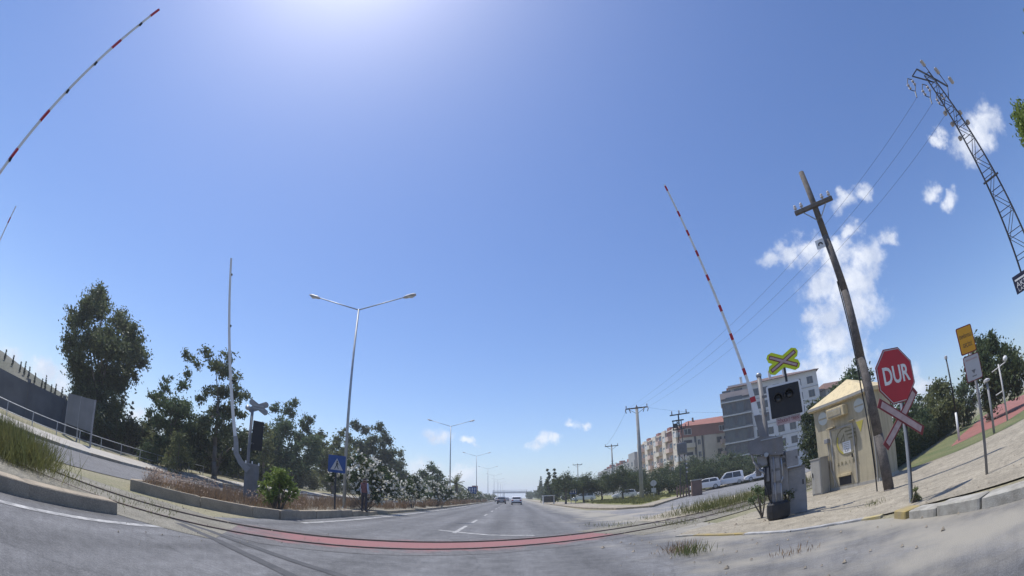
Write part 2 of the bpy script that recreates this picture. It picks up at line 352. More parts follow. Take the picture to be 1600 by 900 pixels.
# ------------------------------------------------------------------ geometry helpers
class MB:
    def __init__(self):
        self.v = []; self.f = []; self.m = []

    def add(self, vs, fs, mi=0):
        o = len(self.v)
        self.v += [tuple(p) for p in vs]
        self.f += [tuple(i+o for i in f) for f in fs]
        self.m += [mi]*len(fs)
        return self

    def box(self, x0, x1, y0, y1, z0, z1, mi=0, bev=0.0):
        if bev <= 0:
            vs = [(x0,y0,z0),(x1,y0,z0),(x1,y1,z0),(x0,y1,z0),(x0,y0,z1),(x1,y0,z1),(x1,y1,z1),(x0,y1,z1)]
            return self.add(vs, [(3,2,1,0),(4,5,6,7),(0,1,5,4),(1,2,6,5),(2,3,7,6),(3,0,4,7)], mi)
        b = bev
        ring = lambda e, z: [(x0+e+b*(1-e/b) if e < b else x0+b, y0+e, z) for _ in ()]
        def oct_(i, z):   # chamfered outline inset by i
            X0, X1, Y0, Y1 = x0+i, x1-i, y0+i, y1-i
            return [(X0+b,Y0,z),(X1-b,Y0,z),(X1,Y0+b,z),(X1,Y1-b,z),(X1-b,Y1,z),(X0+b,Y1,z),(X0,Y1-b,z),(X0,Y0+b,z)]
        vs = oct_(b*.8, z0)+oct_(0, z0+b)+oct_(0, z1-b)+oct_(b*.8, z1)
        fs = [tuple(range(7, -1, -1)), tuple(range(24, 32))]
        for r in range(3):
            for k in range(8):
                fs.append((r*8+k, r*8+(k+1) % 8, r*8+8+(k+1) % 8, r*8+8+k))
        return self.add(vs, fs, mi)

    def tube(self, p0, p1, r0, r1=None, n=8, mi=0, cap=True):
        r1 = r0 if r1 is None else r1
        p0, p1 = Vector(p0), Vector(p1); d = (p1-p0).normalized()
        a = d.orthogonal().normalized(); b = d.cross(a)
        vs = []
        for p, r in ((p0, r0), (p1, r1)):
            for k in range(n):
                t = 2*math.pi*k/n
                vs.append(p+a*(r*math.cos(t))+b*(r*math.sin(t)))
        fs = [(k, (k+1) % n, n+(k+1) % n, n+k) for k in range(n)]
        if cap: fs += [tuple(range(n-1, -1, -1)), tuple(range(n, 2*n))]
        return self.add(vs, fs, mi)

    def path(self, pts, rad, n=8, mi=0):
        for i in range(len(pts)-1):
            r0 = rad[i] if isinstance(rad, (list, tuple)) else rad
            r1 = rad[i+1] if isinstance(rad, (list, tuple)) else rad
            self.tube(pts[i], pts[i+1], r0, r1, n, mi)
        return self

    def prism(self, poly, y0, y1, mi=0):      # polygon in x,z pushed from y0 to y1
        n = len(poly)
        vs = [(x, y0, z) for x, z in poly]+[(x, y1, z) for x, z in poly]
        fs = [tuple(range(n)), tuple(range(2*n-1, n-1, -1))]+[(k, n+k, n+(k+1) % n, (k+1) % n) for k in range(n)]
        return self.add(vs, fs, mi)

    def lathe(self, prof, n=12, c=(0, 0, 0), axis='z', mi=0):
        vs = []
        for r, h in prof:
            for k in range(n):
                t = 2*math.pi*k/n; a, b = r*math.cos(t), r*math.sin(t)
                vs.append({'z': (c[0]+a, c[1]+b, c[2]+h), 'y': (c[0]+a, c[1]+h, c[2]+b), 'x': (c[0]+h, c[1]+a, c[2]+b)}[axis])
        fs = []
        for i in range(len(prof)-1):
            fs += [(i*n+k, i*n+(k+1) % n, (i+1)*n+(k+1) % n, (i+1)*n+k) for k in range(n)]
        fs += [tuple(range(n-1, -1, -1)), tuple(range((len(prof)-1)*n, len(prof)*n))]
        return self.add(vs, fs, mi)

    def build(self, name, mats, parent=None, smooth=False, recalc=True):
        me = bpy.data.meshes.new(name)
        me.from_pydata(self.v, [], self.f)
        mats = mats if isinstance(mats, (list, tuple)) else [mats]
        for m in mats: me.materials.append(m)
        if len(mats) > 1: me.polygons.foreach_set('material_index', self.m)
        if recalc:
            bm = bmesh.new(); bm.from_mesh(me); bmesh.ops.recalc_face_normals(bm, faces=bm.faces); bm.to_mesh(me); bm.free()
        if smooth: me.shade_smooth()
        o = bpy.data.objects.new(name, me); C.objects.link(o)
        if parent is not None: o.parent = parent
        return o


def tag(o, label=None, cat=None, group=None, kind=None):
    if label: o['label'] = label
    if cat: o['category'] = cat
    if group: o['group'] = group
    if kind: o['kind'] = kind
    return o


def thing(name, loc, rz=0, label=None, cat=None, group=None):
    o = bpy.data.objects.new(name, None); C.objects.link(o)
    o.location = loc; o.rotation_euler = (0, 0, rz)
    o.empty_display_size = .2
    return tag(o, label, cat, group)


def copy_tree(o, parent=None):
    c = o.copy(); C.objects.link(c)
    if parent is not None: c.parent = parent
    for ch in [x for x in o.children]: copy_tree(ch, c)
    return c


def text(name, body, m, size, x, y, z, parent, depth=.002, width=None, rot=(math.pi/2, 0, 0), bold=0.0):
    """Flat lettering facing local -y, centred on x, z."""
    cu = bpy.data.curves.new(name, 'FONT'); cu.body = body; cu.size = size; cu.extrude = depth; cu.offset = bold
    cu.align_x = 'CENTER'; cu.align_y = 'CENTER'; cu.resolution_u = 3
    t = bpy.data.objects.new(name, cu); C.objects.link(t)
    dg = bpy.context.evaluated_depsgraph_get()
    me = bpy.data.meshes.new_from_object(t.evaluated_get(dg))
    bpy.data.objects.remove(t); bpy.data.curves.remove(cu)
    me.materials.clear(); me.materials.append(m)
    o = bpy.data.objects.new(name, me); C.objects.link(o)
    o.parent = parent; o.location = (x, y, z); o.rotation_euler = rot
    if width:
        w = max(v.co.x for v in me.vertices)-min(v.co.x for v in me.vertices)
        o.scale = (width/w, 1, 1)
    return o


def sheet(name, pts, m, z=.004, step=2.0, parent=None, follow=True, label=None, cat=None, kind=None, thick=0.0):
    """A flat sheet with the outline pts (x, y), cut up finely and laid on the ground."""
    bm = bmesh.new()
    bm.faces.new([bm.verts.new((p[0], p[1], 0)) for p in pts])
    xs = [p[0] for p in pts]; ys = [p[1] for p in pts]
    if follow and step:
        for ax, lo, hi in ((0, min(xs), max(xs)), (1, min(ys), max(ys))):
            k = math.floor(lo/step)+1
            while k*step < hi and abs(k*step) < 200:
                n = [0, 0, 0]; n[ax] = 1; c = [0, 0, 0]; c[ax] = k*step
                bmesh.ops.bisect_plane(bm, geom=bm.verts[:]+bm.edges[:]+bm.faces[:], plane_co=c, plane_no=n)
                k += 1
    for v in bm.verts: v.co.z = (zg(v.co.x, v.co.y) if follow else 0)+z
    bmesh.ops.recalc_face_normals(bm, faces=bm.faces)
    bm.normal_update()
    if bm.faces and sum(f.normal.z for f in bm.faces) < 0: bmesh.ops.reverse_faces(bm, faces=bm.faces)
    if thick:
        r = bmesh.ops.extrude_face_region(bm, geom=bm.faces[:])
        for g in r['geom']:
            if isinstance(g, bmesh.types.BMVert): g.co.z -= thick
        bmesh.ops.recalc_face_normals(bm, faces=bm.faces)
    me = bpy.data.meshes.new(name); bm.to_mesh(me); bm.free(); me.materials.append(m)
    o = bpy.data.objects.new(name, me); C.objects.link(o)
    if parent is not None: o.parent = parent
    return tag(o, label, cat, None, kind)


def strip(pts, w0, w1):          # outline of a band beside the polyline pts
    L, R = [], []
    for i, p in enumerate(pts):
        a = Vector(pts[max(i-1, 0)]); b = Vector(pts[min(i+1, len(pts)-1)])
        d = (b-a).normalized(); n = Vector((-d.y, d.x))
        L.append(tuple(Vector(p)+n*w0)); R.append(tuple(Vector(p)+n*w1))
    return L+R[::-1]


def quads(name, cen, ax, bx, m, parent=None, kind=None):
    """One mesh of many small quads: centres, half axes."""
    n = len(cen)
    v = np.empty((n, 4, 3), np.float32)
    v[:, 0] = cen-ax; v[:, 1] = cen-bx*.9; v[:, 2] = cen+ax; v[:, 3] = cen+bx*.9
    me = bpy.data.meshes.new(name)
    me.vertices.add(n*4); me.vertices.foreach_set('co', v.ravel())
    me.loops.add(n*4); me.loops.foreach_set('vertex_index', np.arange(n*4, dtype=np.int32))
    me.polygons.add(n); me.polygons.foreach_set('loop_start', np.arange(0, n*4, 4, dtype=np.int32))
    me.update(calc_edges=True); me.materials.append(m)
    o = bpy.data.objects.new(name, me); C.objects.link(o)
    if parent is not None: o.parent = parent
    if kind: o['kind'] = kind
    return o


def unit(rs, n):
    d = rs.normal(size=(n, 3)); return d/np.linalg.norm(d, axis=1, keepdims=True)


def leaf_points(rs, blobs, dens, sub=12, flat=1.0):
    out = []
    for (c, r) in blobs:
        c = np.array(c)
        k = sub
        sc = c+unit(rs, k)*(r*rs.uniform(.15, .92, (k, 1)))*[1, 1, flat]
        n = max(12, int(2.3*dens*r*r/k))
        for s in sc:
            out.append(s+unit(rs, n)*(np.abs(rs.normal(0, .33*r, (n, 1)))+.02)*[1, 1, .85*flat])
    return np.concatenate(out)


def foliage(name, blobs, m, parent, dens=120, size=.16, seed=1, sub=12, flat=1.0, droop=0.0, aspect=.5):
    rs = np.random.RandomState(seed)
    p = leaf_points(rs, blobs, dens, sub, flat)
    n = len(p)
    a = unit(rs, n); a[:, 2] -= droop; a /= np.linalg.norm(a, axis=1, keepdims=True)
    b = np.cross(a, unit(rs, n)); b /= np.linalg.norm(b, axis=1, keepdims=True)+1e-9
    s = .72*size*rs.uniform(.6, 1.35, (n, 1))
    return quads(name, p.astype(np.float32), a*s, b*s*aspect, m, parent), p


def tree(name, base, blobs, m, label, group, dens=120, size=.16, seed=1, tr=.16, sub=12, flat=1.0, droop=.5, limbs=9, aspect=.5, cat='tree'):
    """Tapered trunk and limbs running up into leafy clumps; blobs are (world point, radius)."""
    base = Vector(base)
    t = thing(name, base, 0, label, cat, group)
    rel = [(Vector(c)-base, r) for c, r in blobs]
    rr = random.Random(seed)
    mb = MB()
    cx = sum((c*r for c, r in rel), Vector())/sum(r for _, r in rel)
    topz = max(c.z for c, _ in rel)
    fork = Vector((cx.x*.35, cx.y*.35, max(.25*topz, min(c.z for c, _ in rel)*.6)))
    knee = fork*.5+Vector((rr.uniform(-.1, .1), rr.uniform(-.1, .1), 0))
    top = Vector((cx.x, cx.y, cx.z*.75+topz*.15))
    mb.path([(0, 0, -.15), (0, 0, .1), knee, fork, top], [tr*1.35, tr*1.05, tr*.9, tr*.75, tr*.3], 9)
    for c, r in sorted(rel, key=lambda q: -q[1])[:limbs]:
        s = fork.lerp(top, rr.uniform(0, .7)); mid = s.lerp(c, .5)+Vector((rr.uniform(-.2, .2), rr.uniform(-.2, .2), rr.uniform(0, .3)))
        mb.path([s, mid, c], [tr*.45, tr*.28, tr*.1], 6)
    mb.build('trunk', M_trunk, t, smooth=True)
    foliage('crown', rel, m, t, dens, size, seed, sub, flat, droop, aspect)
    return t


def pxblobs(lst, D, seed=0, spread=.9):
    rr = random.Random(seed); out = []
    for (a, b, r) in lst:
        R = 1.22*r*pxm(a, b, D)
        out.append((A(a, b, D+rr.uniform(-1, 1)*spread*R*1.6), R))
        if r > 12: out.append((A(a+rr.uniform(-4, 4), b+rr.uniform(-3, 5), D+R*1.3*rr.choice((-1, 1))), R*.8))
    return out


def blades(name, pts, hmin, hmax, w, m, seed=0, lean=.25, label=None, cat=None, parent=None, kind='stuff', nodes=1):
    """Thin upright blades and stalks at the given points."""
    rs = np.random.RandomState(seed); n = len(pts)
    p = np.array(pts, np.float32); h = rs.uniform(hmin, hmax, (n, 1))
    d = np.concatenate([rs.normal(0, lean, (n, 2)), np.ones((n, 1))], 1)
    d /= np.linalg.norm(d, axis=1, keepdims=True)
    a = d*h*.5; b = np.cross(d, unit(rs, n)); b /= np.linalg.norm(b, axis=1, keepdims=True)+1e-9
    o = quads(name, (p+a).astype(np.float32), a, b*w, m, parent, kind)
    return tag(o, label, cat)


# ------------------------------------------------------------------ ground, roads, islands, kerbs
def axis(fine0, fine1, step, far):
    a = list(np.arange(fine0, fine1+.01, step))
    s = step
    lo, hi = [], []
    x = fine0
    while x > -far: s *= 1.7; x -= s; lo.append(x)
    s = step; x = fine1
    while x < far: s *= 1.7; x += s; hi.append(x)
    return lo[::-1]+a+hi


gx, gy = axis(-46, 80, 2.0, 2500), axis(-16, 120, 2.0, 2500)
gv = [(x, y, zg(x, y)-.02) for y in gy for x in gx]
nx = len(gx)
gf = [(j*nx+i, j*nx+i+1, (j+1)*nx+i+1, (j+1)*nx+i) for j in range(len(gy)-1) for i in range(nx-1)]
tag(MB().add(gv, gf).build('ground', M_ground, recalc=False), 'dry earth ground around the roads out to the horizon', 'ground', kind='structure')

RU = Vector((.848, .530)); RN = Vector((-.530, .848))          # along and across the railway
def rl(s, c): p = RU*s+RN*c; return (p.x, p.y)
C1, C2 = 9.38, 10.88

road = sheet('road', [(-6.9,-30),(5.4,-30),(5.3,900),(-7.0,900)], M_road, 0, 4, label='grey asphalt main road running straight ahead', cat='road', kind='structure')
sheet('opposite_road', [(-21.6,-30),(-12.95,-30),(-12.95,900),(-21.6,900)], M_road2, 0, 4, label='asphalt carriageway beyond the planted median', cat='road', kind='structure')
sheet('side_road', [(5.3,16.6),(7.1,21.9),(10.95,26.2),(17.6,31.75),(30,42),(60,66),(60,96),(36,71),(23,54),(15.3,42.6),(11.9,36),(8.9,29.8),(6.7,31.8),(5.3,36)], M_side, .002, 2,
      label='grey side road leaving beside the railway crossing', cat='road', kind='structure')
ballast = sheet('railway_bed', [rl(s, c) for s, c in ((9.0,C1-1.1),(75,C1-1.3),(75,C2+3.0),(30,C2+2.6),(16,C2+2.0),(9.6,C2+.9))], M_gravel, .006, 3, label='dusty railway bed with weeds beside the booth', cat='railway bed', kind='structure')
sheet('railway_bed', [rl(s, c) for s, c in ((-.6,C1-1.5),(-45,C1-1.5),(-45,C2+1.5),(-2.2,C2+1.5),(-.2,C2+.2))], M_gravel, .006, 3, label='dusty railway bed crossing the median', cat='railway bed', kind='structure')
sheet('forecourt', [(3.65,10.5),(4.8,7.35),(5.5,6.1),(5.95,5.25),(6.2,4.6),(6.45,3.0),(6.6,-10),(40,-10),(40,4),(17.9,8.5),(14.3,9.9),(12.8,11.2),(12.3,12.4),(14.2,17.5),(11.6,16.1),(8.5,13.9),(6,12.35),(4.3,11.3)], M_apron, .010, 2,
      label='dusty beige concrete forecourt around booth and signs', cat='forecourt', kind='structure')
sheet('shoulder', [(4.9,15.5),(7.2,17.2),(12,20.2),(20,25.2),(32,33),(32,43),(17.6,31.7),(10.95,26.1),(7.1,21.8),(4.6,17.6)], M_apron, .012, 2, label='dusty verge between the rails and side road', cat='verge', kind='structure')
sheet('lawn', [(12.9,11.3),(14.3,10.0),(17.9,8.6),(40,4.1),(70,4),(70,40),(40,27),(24.3,18.3),(14.9,13.2)], M_lawn, .012, 2, label='green park lawn behind the forecourt', cat='lawn', kind='structure')
sheet('park_path', [(17.5,12.6),(20.3,12.4),(21,11.2),(25,11.6),(60,20),(60,33),(42,25.5),(25,16.9)], M_redpath, .018, 2, label='red paved path curving through the park lawn', cat='path', kind='structure')
sheet('park_path', [(27,12.0),(60,16.4),(60,12.4),(34,9.6)], M_redpath, .019, 2, label='second red paved path nearer the forecourt', cat='path', kind='structure')

# the red crossing surface, flangeways and rails
sheet('crossing_surface', [rl(s, c) for s, c in ((-1.0,C1-.2),(.2,C1-.95),(4,C1-.95),(9.6,C1-.8),(11.2,C1+.2),(11.4,C2-.2),(10.6,C2+.8),(4,C2+.95),(.3,C2+.95),(-1.3,C2-.6))], M_red, .005, 2,
      label='red level crossing surface between the rails', cat='level crossing', kind='structure')
rt = thing('railway_track', (0, 0, 0), 0, 'single railway track set into the red level crossing', 'railway track'); rt['kind'] = 'structure'
ang = math.atan2(RU.y, RU.x)
for c, s in ((C1, 1), (C2, -1)):
    q = MB().box(-45, 70, -.036, .036, -.05, .028); o = q.build('rail', M_rail, rt); o.location = (RN.x*c, RN.y*c, .004); o.rotation_euler = (0, 0, ang)
    q = MB().box(-45, 70, .040 if s > 0 else -.105, .105 if s > 0 else -.040, -.05, .0125); o = q.build('flangeway', M_gap, rt); o.location = (RN.x*c, RN.y*c, 0); o.rotation_euler = (0, 0, ang)  # flat dark strip painted in place of a recessed, shaded groove
rr = random.Random(3)
for k in range(40):                       # the timbers show only where the track runs in the verge
    s = 12.2+k*.62
    q = MB().box(-.11, .11, -1.15, 1.15, -.08, .016+rr.uniform(-.004, .003), bev=.012); o = q.build('sleeper', M_wood, rt)
    o.location = (*rl(s, (C1+C2)/2), 0); o.rotation_euler = (0, 0, ang+rr.uniform(-.02, .02))

# painted lines
sheet('edge_line', [(-5.66,-20),(-5.50,-20),(-5.42,6.6),(-5.58,6.6)], M_line, .005, 0, road)
sheet('edge_line', [(-6.2,12.9),(-6.02,12.9),(-6.22,30),(-6.05,120),(-6.2,500),(-6.36,500),(-6.22,120),(-6.42,30)], M_line, .005, 0, road)
for y in [15.0]+[21.5+9*k for k in range(26)]:
    L_ = 4.2 if y < 16 else 3.2
    sheet('lane_dash', [(-1.97,y),(-1.83,y),(-1.85,y+L_),(-1.99,y+L_)], M_line, .005, 0, road)
sheet('stop_line', [(-2.6,16.0),(-.8,14.45),(.6,14.16),(.55,14.38),(-.75,14.72),(-2.5,16.25)], M_line, .006, 0, road)
for nm, pl in (('tar_seam', [(-6.4,7.15),(-5.3,7.12),(-4.06,6.72),(-2.4,5.95),(-1.2,5.2)]), ('tar_seam', [(-5.9,6.86),(-4.6,6.4),(-3.48,5.77),(-2.8,5.34),(-1.8,4.6)])):
    sheet(nm, strip(pl, -.11, .09), M_tar, .0065, 0, road)
ek = thing('edge_kerb', (0, 0, 0), 0, 'worn yellow and white edging along the forecourt', 'kerb'); ek['kind'] = 'structure'
for pl, m in (([(3.66,10.37),(3.95,9.95)], M_kerbw), ([(3.95,9.95),(4.22,9.1),(4.45,8.45)], M_kerby), ([(4.45,8.45),(4.62,7.8),(4.8,7.25)], M_line), ([(4.8,7.25),(5.2,6.62),(5.48,6.0)], M_line), ([(5.48,6.0),(5.62,5.65)], M_yline)):
    sheet('edging_strip', strip(pl, -.11, .05), m, .03, 0, ek, thick=.05)


KM = {}
def kerb(label, pts, h, w, mats, stone=1.0, z0=0.0, seed=0, end=None):
    """A row of separate kerb stones along the polyline, each a mesh of its own."""
    rr = random.Random(seed)
    root = thing('kerb', (0, 0, 0), 0, label, 'kerb'); root['kind'] = 'structure'
    d_acc = 0; k = 0
    for i in range(len(pts)-1):
        a, b = Vector(pts[i]), Vector(pts[i+1]); L = (b-a).length; u = (b-a)/L
        n = max(1, round(L/stone)); s = L/n
        for j in range(n):
            m = mats[k % len(mats)]; k += 1
            key = (m.name, k % 3)
            if key not in KM:
                q = MB().box(-.5, .5, -.5, .5, 0, 1, bev=.035+.012*(k % 3))
                o = q.build('kerb_stone', m, root); KM[key] = o.data
            else:
                o = bpy.data.objects.new('kerb_stone', KM[key]); C.objects.link(o); o.parent = root
            c = a+u*(s*(j+.5))
            nrm = Vector((-u.y, u.x))
            hh = h if not callable(h) else h(c)
            o.location = (c.x+nrm.x*(w/2+rr.uniform(-.008, .008)), c.y+nrm.y*(w/2), zg(c.x, c.y)+z0-.12+rr.uniform(-.008, .004))
            o.rotation_euler = (rr.uniform(-.012, .012), 0, math.atan2(u.y, u.x)+rr.uniform(-.006, .006))
            o.scale = (s-.012, w, hh+.12)
    return root


island_h = lambda c: .30 if c.y < 19 else max(.16, .30-.03*(c.y-19))
kerb('grey concrete kerb of the near median ending at the rails', [(-6.14,-14),(-6.14,5.42)], .22, .32, [M_kerb], 1.9, seed=1)
kerb('tall concrete kerb around the nose of the weedy median', [(-10.0,9.3),(-8.4,10.75),(-7.2,11.75),(-6.72,12.55)], .30, .22, [M_kerb], 1.6, seed=2)
kerb('concrete kerb along the planted median of the main road', [(-6.70,12.6),(-6.86,17),(-7.1,21.6),(-7.2,26),(-7.05,40),(-7.0,90)], island_h, .22, [M_kerb], 1.5, seed=3)
kerb('concrete kerb on the far side of the median', [(-12.9,60),(-12.8,14),(-11.4,10.6),(-10.05,9.35)], .2, .2, [M_kerb], 2.0, seed=4)
kerb('painted yellow and white kerb beside the stop sign', [(6.05,-6),(5.5,2.2),(5.42,3.2),(5.40,4.0),(5.46,4.6),(5.62,5.0)][::-1][0:2]+[(5.40,4.0)], .12, -.3, [M_kerby, M_kerbw], .55, seed=5)
kerb('pale kerb of the forecourt beside the stop sign', [(5.40,4.0),(5.37,3.2),(5.45,2.2),(5.6,-6)], .15, -.3, [M_kerbw], 1.0, seed=6)
kerb('low kerb round the grassy wedge by the side road', [(5.45,150),(5.45,60),(5.9,40),(6.9,32.4),(8.9,30.1),(11.9,36.4),(15.3,42.9),(23,54.4),(36,71.5),(56,92)][::-1], .13, -.22, [M_kerb], 2.0, seed=7)
kerb('pale kerb of the footway across the opposite carriageway', [(-21.6,-10),(-21.6,70)], .16, .25, [M_kerbw, M_kerb], 2.4, seed=8)

sheet('median_soil', [(-6.44,-14),(-6.44,5.35),(-7.0,5.0),(-9.6,3.25),(-12.9,1.1),(-12.9,-14)], M_gravel, .20, 3, label='bare soil on top of the near median', cat='median', kind='structure', thick=.25)
sheet('median_soil', [(-9.9,9.55),(-8.25,11.0),(-7.05,12.0),(-6.92,12.7),(-7.1,17),(-7.33,22),(-7.4,26),(-7.25,40),(-7.2,900),(-12.7,900),(-12.7,60),(-12.6,14),(-11.3,10.9)], M_gravel, .15, 3,
      label='bare soil of the planted median past the rails', cat='median', kind='structure', thick=.2)
sheet('footway', [(-21.85,-10),(-24.6,-10),(-24.6,70),(-21.85,70)], M_walk, .14, 3, label='pale footway across the opposite carriageway', cat='footway', kind='structure', thick=.3)
sheet('wedge_footway', [(5.68,400),(5.68,60),(6.1,40.2),(7.05,32.8),(8.8,30.7),(11.75,36.7),(15.1,43.1),(22.8,54.6),(35.8,71.7),(56,92.3),(56,400)], M_apron, .115, 3, label='pale footway edging the grassy wedge', cat='footway', kind='structure', thick=.16)
sheet('verge_grass', [(9.5,400),(9.2,60),(8.9,44),(9.2,34.2),(10.6,37),(14.0,44),(21.5,55.6),(34.5,72.6),(55,93.5),(55,400)], M_drylawn, .125, 3, label='patchy green and straw grass on the wedge', cat='grass verge', kind='structure')

# hill behind the far-side wall and a distant ridge
def hill_z(x, y):
    top = 9.2-.075*max(y, -10) if y < 60 else 4.7-.02*(y-60)
    u = min(max((-47-x)/26, 0), 1); b = max(0, (-75-x)/80)
    return .45+max(0, top)*u*u*(3-2*u)*(1-.25*b)


hv, hf = [], []
hx = [-46-6*i for i in range(24)]; hy = [-60+7*j for j in range(40)]
rs = np.random.RandomState(8)
for y in hy:
    top = 9.2-.075*max(y, -10) if y < 60 else 4.7-.02*(y-60)
    for x in hx:
        u = min(max((-47-x)/26, 0), 1); b = max(0, (-75-x)/80)
        hv.append((x, y, .45+max(0, top)*u*u*(3-2*u)*(1-.25*b)+rs.uniform(-.35, .35)*u-.6*(x > -47)))
n = len(hx)
hf = [(j*n+i, j*n+i+1, (j+1)*n+i+1, (j+1)*n+i) for j in range(len(hy)-1) for i in range(n-1)]
tag(MB().add(hv, hf).build('hill', M_hill, smooth=True), 'grey scrub hillside behind the dark wall', 'hill', kind='structure')
rv = []
for k in range(61):
    az = math.radians(38+.6*k); h = .26*(120+55*math.sin(k*.33)+30*math.sin(k*.9+1)+10*math.sin(k*2.3))
    for D, z in ((620, -1), (720, h*.6), (820, h), (1000, -1)):
        rv.append((D*math.sin(az), D*math.cos(az), z))
rf = [(k*4+i, k*4+i+1, k*4+5+i, k*4+4+i) for k in range(60) for i in range(3)]
tag(MB().add(rv, rf).build('mountain', M_hill, smooth=True), 'distant mountain ridge beyond the park trees', 'mountain', kind='structure')

# ------------------------------------------------------------------ level crossing barriers and signal
def arm_mesh(p0, p1, w0, w1, d, root, bands, name='arm', red=.34):
    """A tapered barrier arm from p0 to p1 (local), red bands as sleeves 3 mm proud."""
    p0, p1 = Vector(p0), Vector(p1); u = (p1-p0); L = u.length; u /= L
    side = u.cross(Vector((0, 1, 0))).normalized(); dep = side.cross(u).normalized()
    def bar(t0, t1, g):
        vs = []
        for t in (t0, t1):
            w = (w0+(w1-w0)*t)/2+g; c = p0+u*(L*t)
            for a, b in ((-1,-1),(1,-1),(1,1),(-1,1)): vs.append(c+side*(w*a)+dep*((d/2+g)*b))
        return MB().add(vs, [(3,2,1,0),(4,5,6,7),(0,1,5,4),(1,2,6,5),(2,3,7,6),(3,0,4,7)])
    a = bar(0, 1, 0).build(name, M_white, root)
    for t in bands: bar(t-red/L/2, t+red/L/2, .003).build('red_band', M_red_e, a)
    return a, p0, u, L, side, dep


def lamp_hood(mb, x, y, z, r, d):
    n = 14; vs = []; fs = []
    for k in range(n+1):
        t = math.pi*(-.12+1.24*k/n)
        for rr_ in (r, r*.94):
            for yy in (y, y-d): vs.append((x+rr_*math.cos(t), yy, z+rr_*math.sin(t)))
    for k in range(n):
        a = k*4; b = a+4
        fs += [(a, a+1, b+1, b), (a+2, b+2, b+3, a+3), (a+1, a+3, b+3, b+1), (a, b, b+2, a+2)]
    mb.add(vs, fs)


def cross_poly(cx, cz, L, w, ang):
    c, s = math.cos(ang), math.sin(ang)
    return [(cx+c*a-s*b, cz+s*a+c*b) for a, b in ((-L, -w), (L, -w), (L, w), (-L, w))]


def saltire_outline(L, w, ang, m):
    """Outline of an X of two bars grown by margin m, corners cut."""
    pts = []
    angs = [ang, math.pi-ang, math.pi+ang, -ang]
    W = w+m; E = L+m
    for k, t in enumerate(angs):
        c, s = math.cos(t), math.sin(t)
        prev_t = angs[k-1]; nxt = angs[(k+1) % 4]
        for a, b in ((E-m*.9, -W), (E, -W*.35), (E, W*.35), (E-m*.9, W)):
            pts.append((c*a-s*b, s*a+c*b))
        d = ((nxt-t) % (2*math.pi))
        q = W/math.sin(d/2); h = t+d/2
        pts.append((q*math.cos(h), q*math.sin(h)))
    return pts


# right-hand barrier at the forecourt
B1 = Vector((5.9, 9.62, 0)); pl = Plane(B1)
bar = thing('level_crossing_barrier', (B1.x, B1.y, 0.012), pl.rz, 'grey barrier machine on black base with raised red and white arm by the booth', 'barrier', 'level crossing barriers')
x0, z0 = pl(1196, 789); x1, _ = pl(1236, 800)
q = MB(); pr = []
for k in range(12):
    t = 2*math.pi*k/12
    pr.append((.5*(x0+x1)+.29*math.cos(t)*(1 if abs(math.cos(t)) < .8 else .96), .22*math.sin(t)))
for r_, z in ((.86, 0), (1.0, .06), (1.04, .22), (1.0, .37), (.80, .43)):
    q.v += [((a-.03)*r_+.03, b*r_, z) for a, b in pr]
q.f = [(i*12+k, i*12+(k+1) % 12, (i+1)*12+(k+1) % 12, (i+1)*12+k) for i in range(4) for k in range(12)]+[tuple(range(48, 60)), tuple(range(11, -1, -1))]; q.m = [0]*len(q.f)
q.build('base_block', M_black, bar)
cx0, _ = pl(1204, 740); cx1, _ = pl(1221, 740)
MB().box(cx0, cx1, -.09, .12, .40, 1.62, bev=.015).build('column', M_greym, bar)
MB().box(cx0-.17, cx0-.01, -.05, .12, .62, 1.32, bev=.012).build('drive_box', M_dkm, bar)
MB().box(cx0-.145, cx0-.03, -.10, -.052, .95, 1.28, bev=.01).build('drive_cover', M_greym, bar)
hp = [pl(*p) for p in ((1167,698),(1171,692),(1189,683),(1222,683),(1224,697),(1224,711),(1210,712),(1172,711))]
MB().prism(hp, -.16, .16).build('machine_housing', M_greym, bar)
MB().box(hp[2][0]-.01, hp[3][0]+.02, -.18, .18, hp[3][1]-.005, hp[3][1]+.018).build('housing_lid', M_galv, bar)
hx_ = pl(1196, 716)
MB().lathe([(.0, -.02), (.055, -.02), (.055, .03), (.03, .045)], 12, (hx_[0]+.03, -.17, hx_[1]+.06), 'y').build('shaft_hub', M_galv, bar)
pw = [pl(*p) for p in ((1174,708),(1178,722),(1186,734),(1196,742))]
MB().path([(a, -.10, b) for a, b in pw], [.03, .028, .026, .022], 8).build('balance_lever', M_midm, bar, True)
MB().path([(cx1+.02, -.12, 1.45), (cx1+.03, -.13, 1.0), (cx1-.03, -.12, .85), (cx1-.04, -.12, .45)], .016, 8).build('conduit', M_galv, bar, True)
MB().path([(cx0+.10, -.12, 1.50), (cx0+.09, -.13, .9), (cx0+.10, -.12, .42)], .022, 8).build('conduit', M_midm, bar, True)
b0, b1 = pl(1229, 731), pl(1246, 702)
jb = MB().box(b0[0], b1[0], .0, .2, b0[1], b1[1], bev=.012).build('junction_box', M_midm, bar)
MB().box(b1[0]-.06, b1[0]-.04, -.012, 0, (b0[1]+b1[1])/2-.03, (b0[1]+b1[1])/2+.03).build('latch', M_black, jb)
MB().box(cx1, b0[0]+.02, .02, .10, b0[1]+.08, b0[1]+.14).build('bracket', M_greym, bar)
MB().box(cx1, b0[0]+.02, .02, .10, b1[1]-.14, b1[1]-.08).build('bracket', M_greym, bar)
for k in range(4):
    MB().lathe([(.0, -.006), (.014, -.006), (.014, .006)], 8, (hp[1][0]+.1+.17*k, -.163, hp[6][1]+.05), 'y').build('bolt', M_galv, bar)
MB().box(cx0-.02, cx1+.16, .12, .34, .55, 1.60, bev=.015).build('rear_cabinet', M_midm, bar)
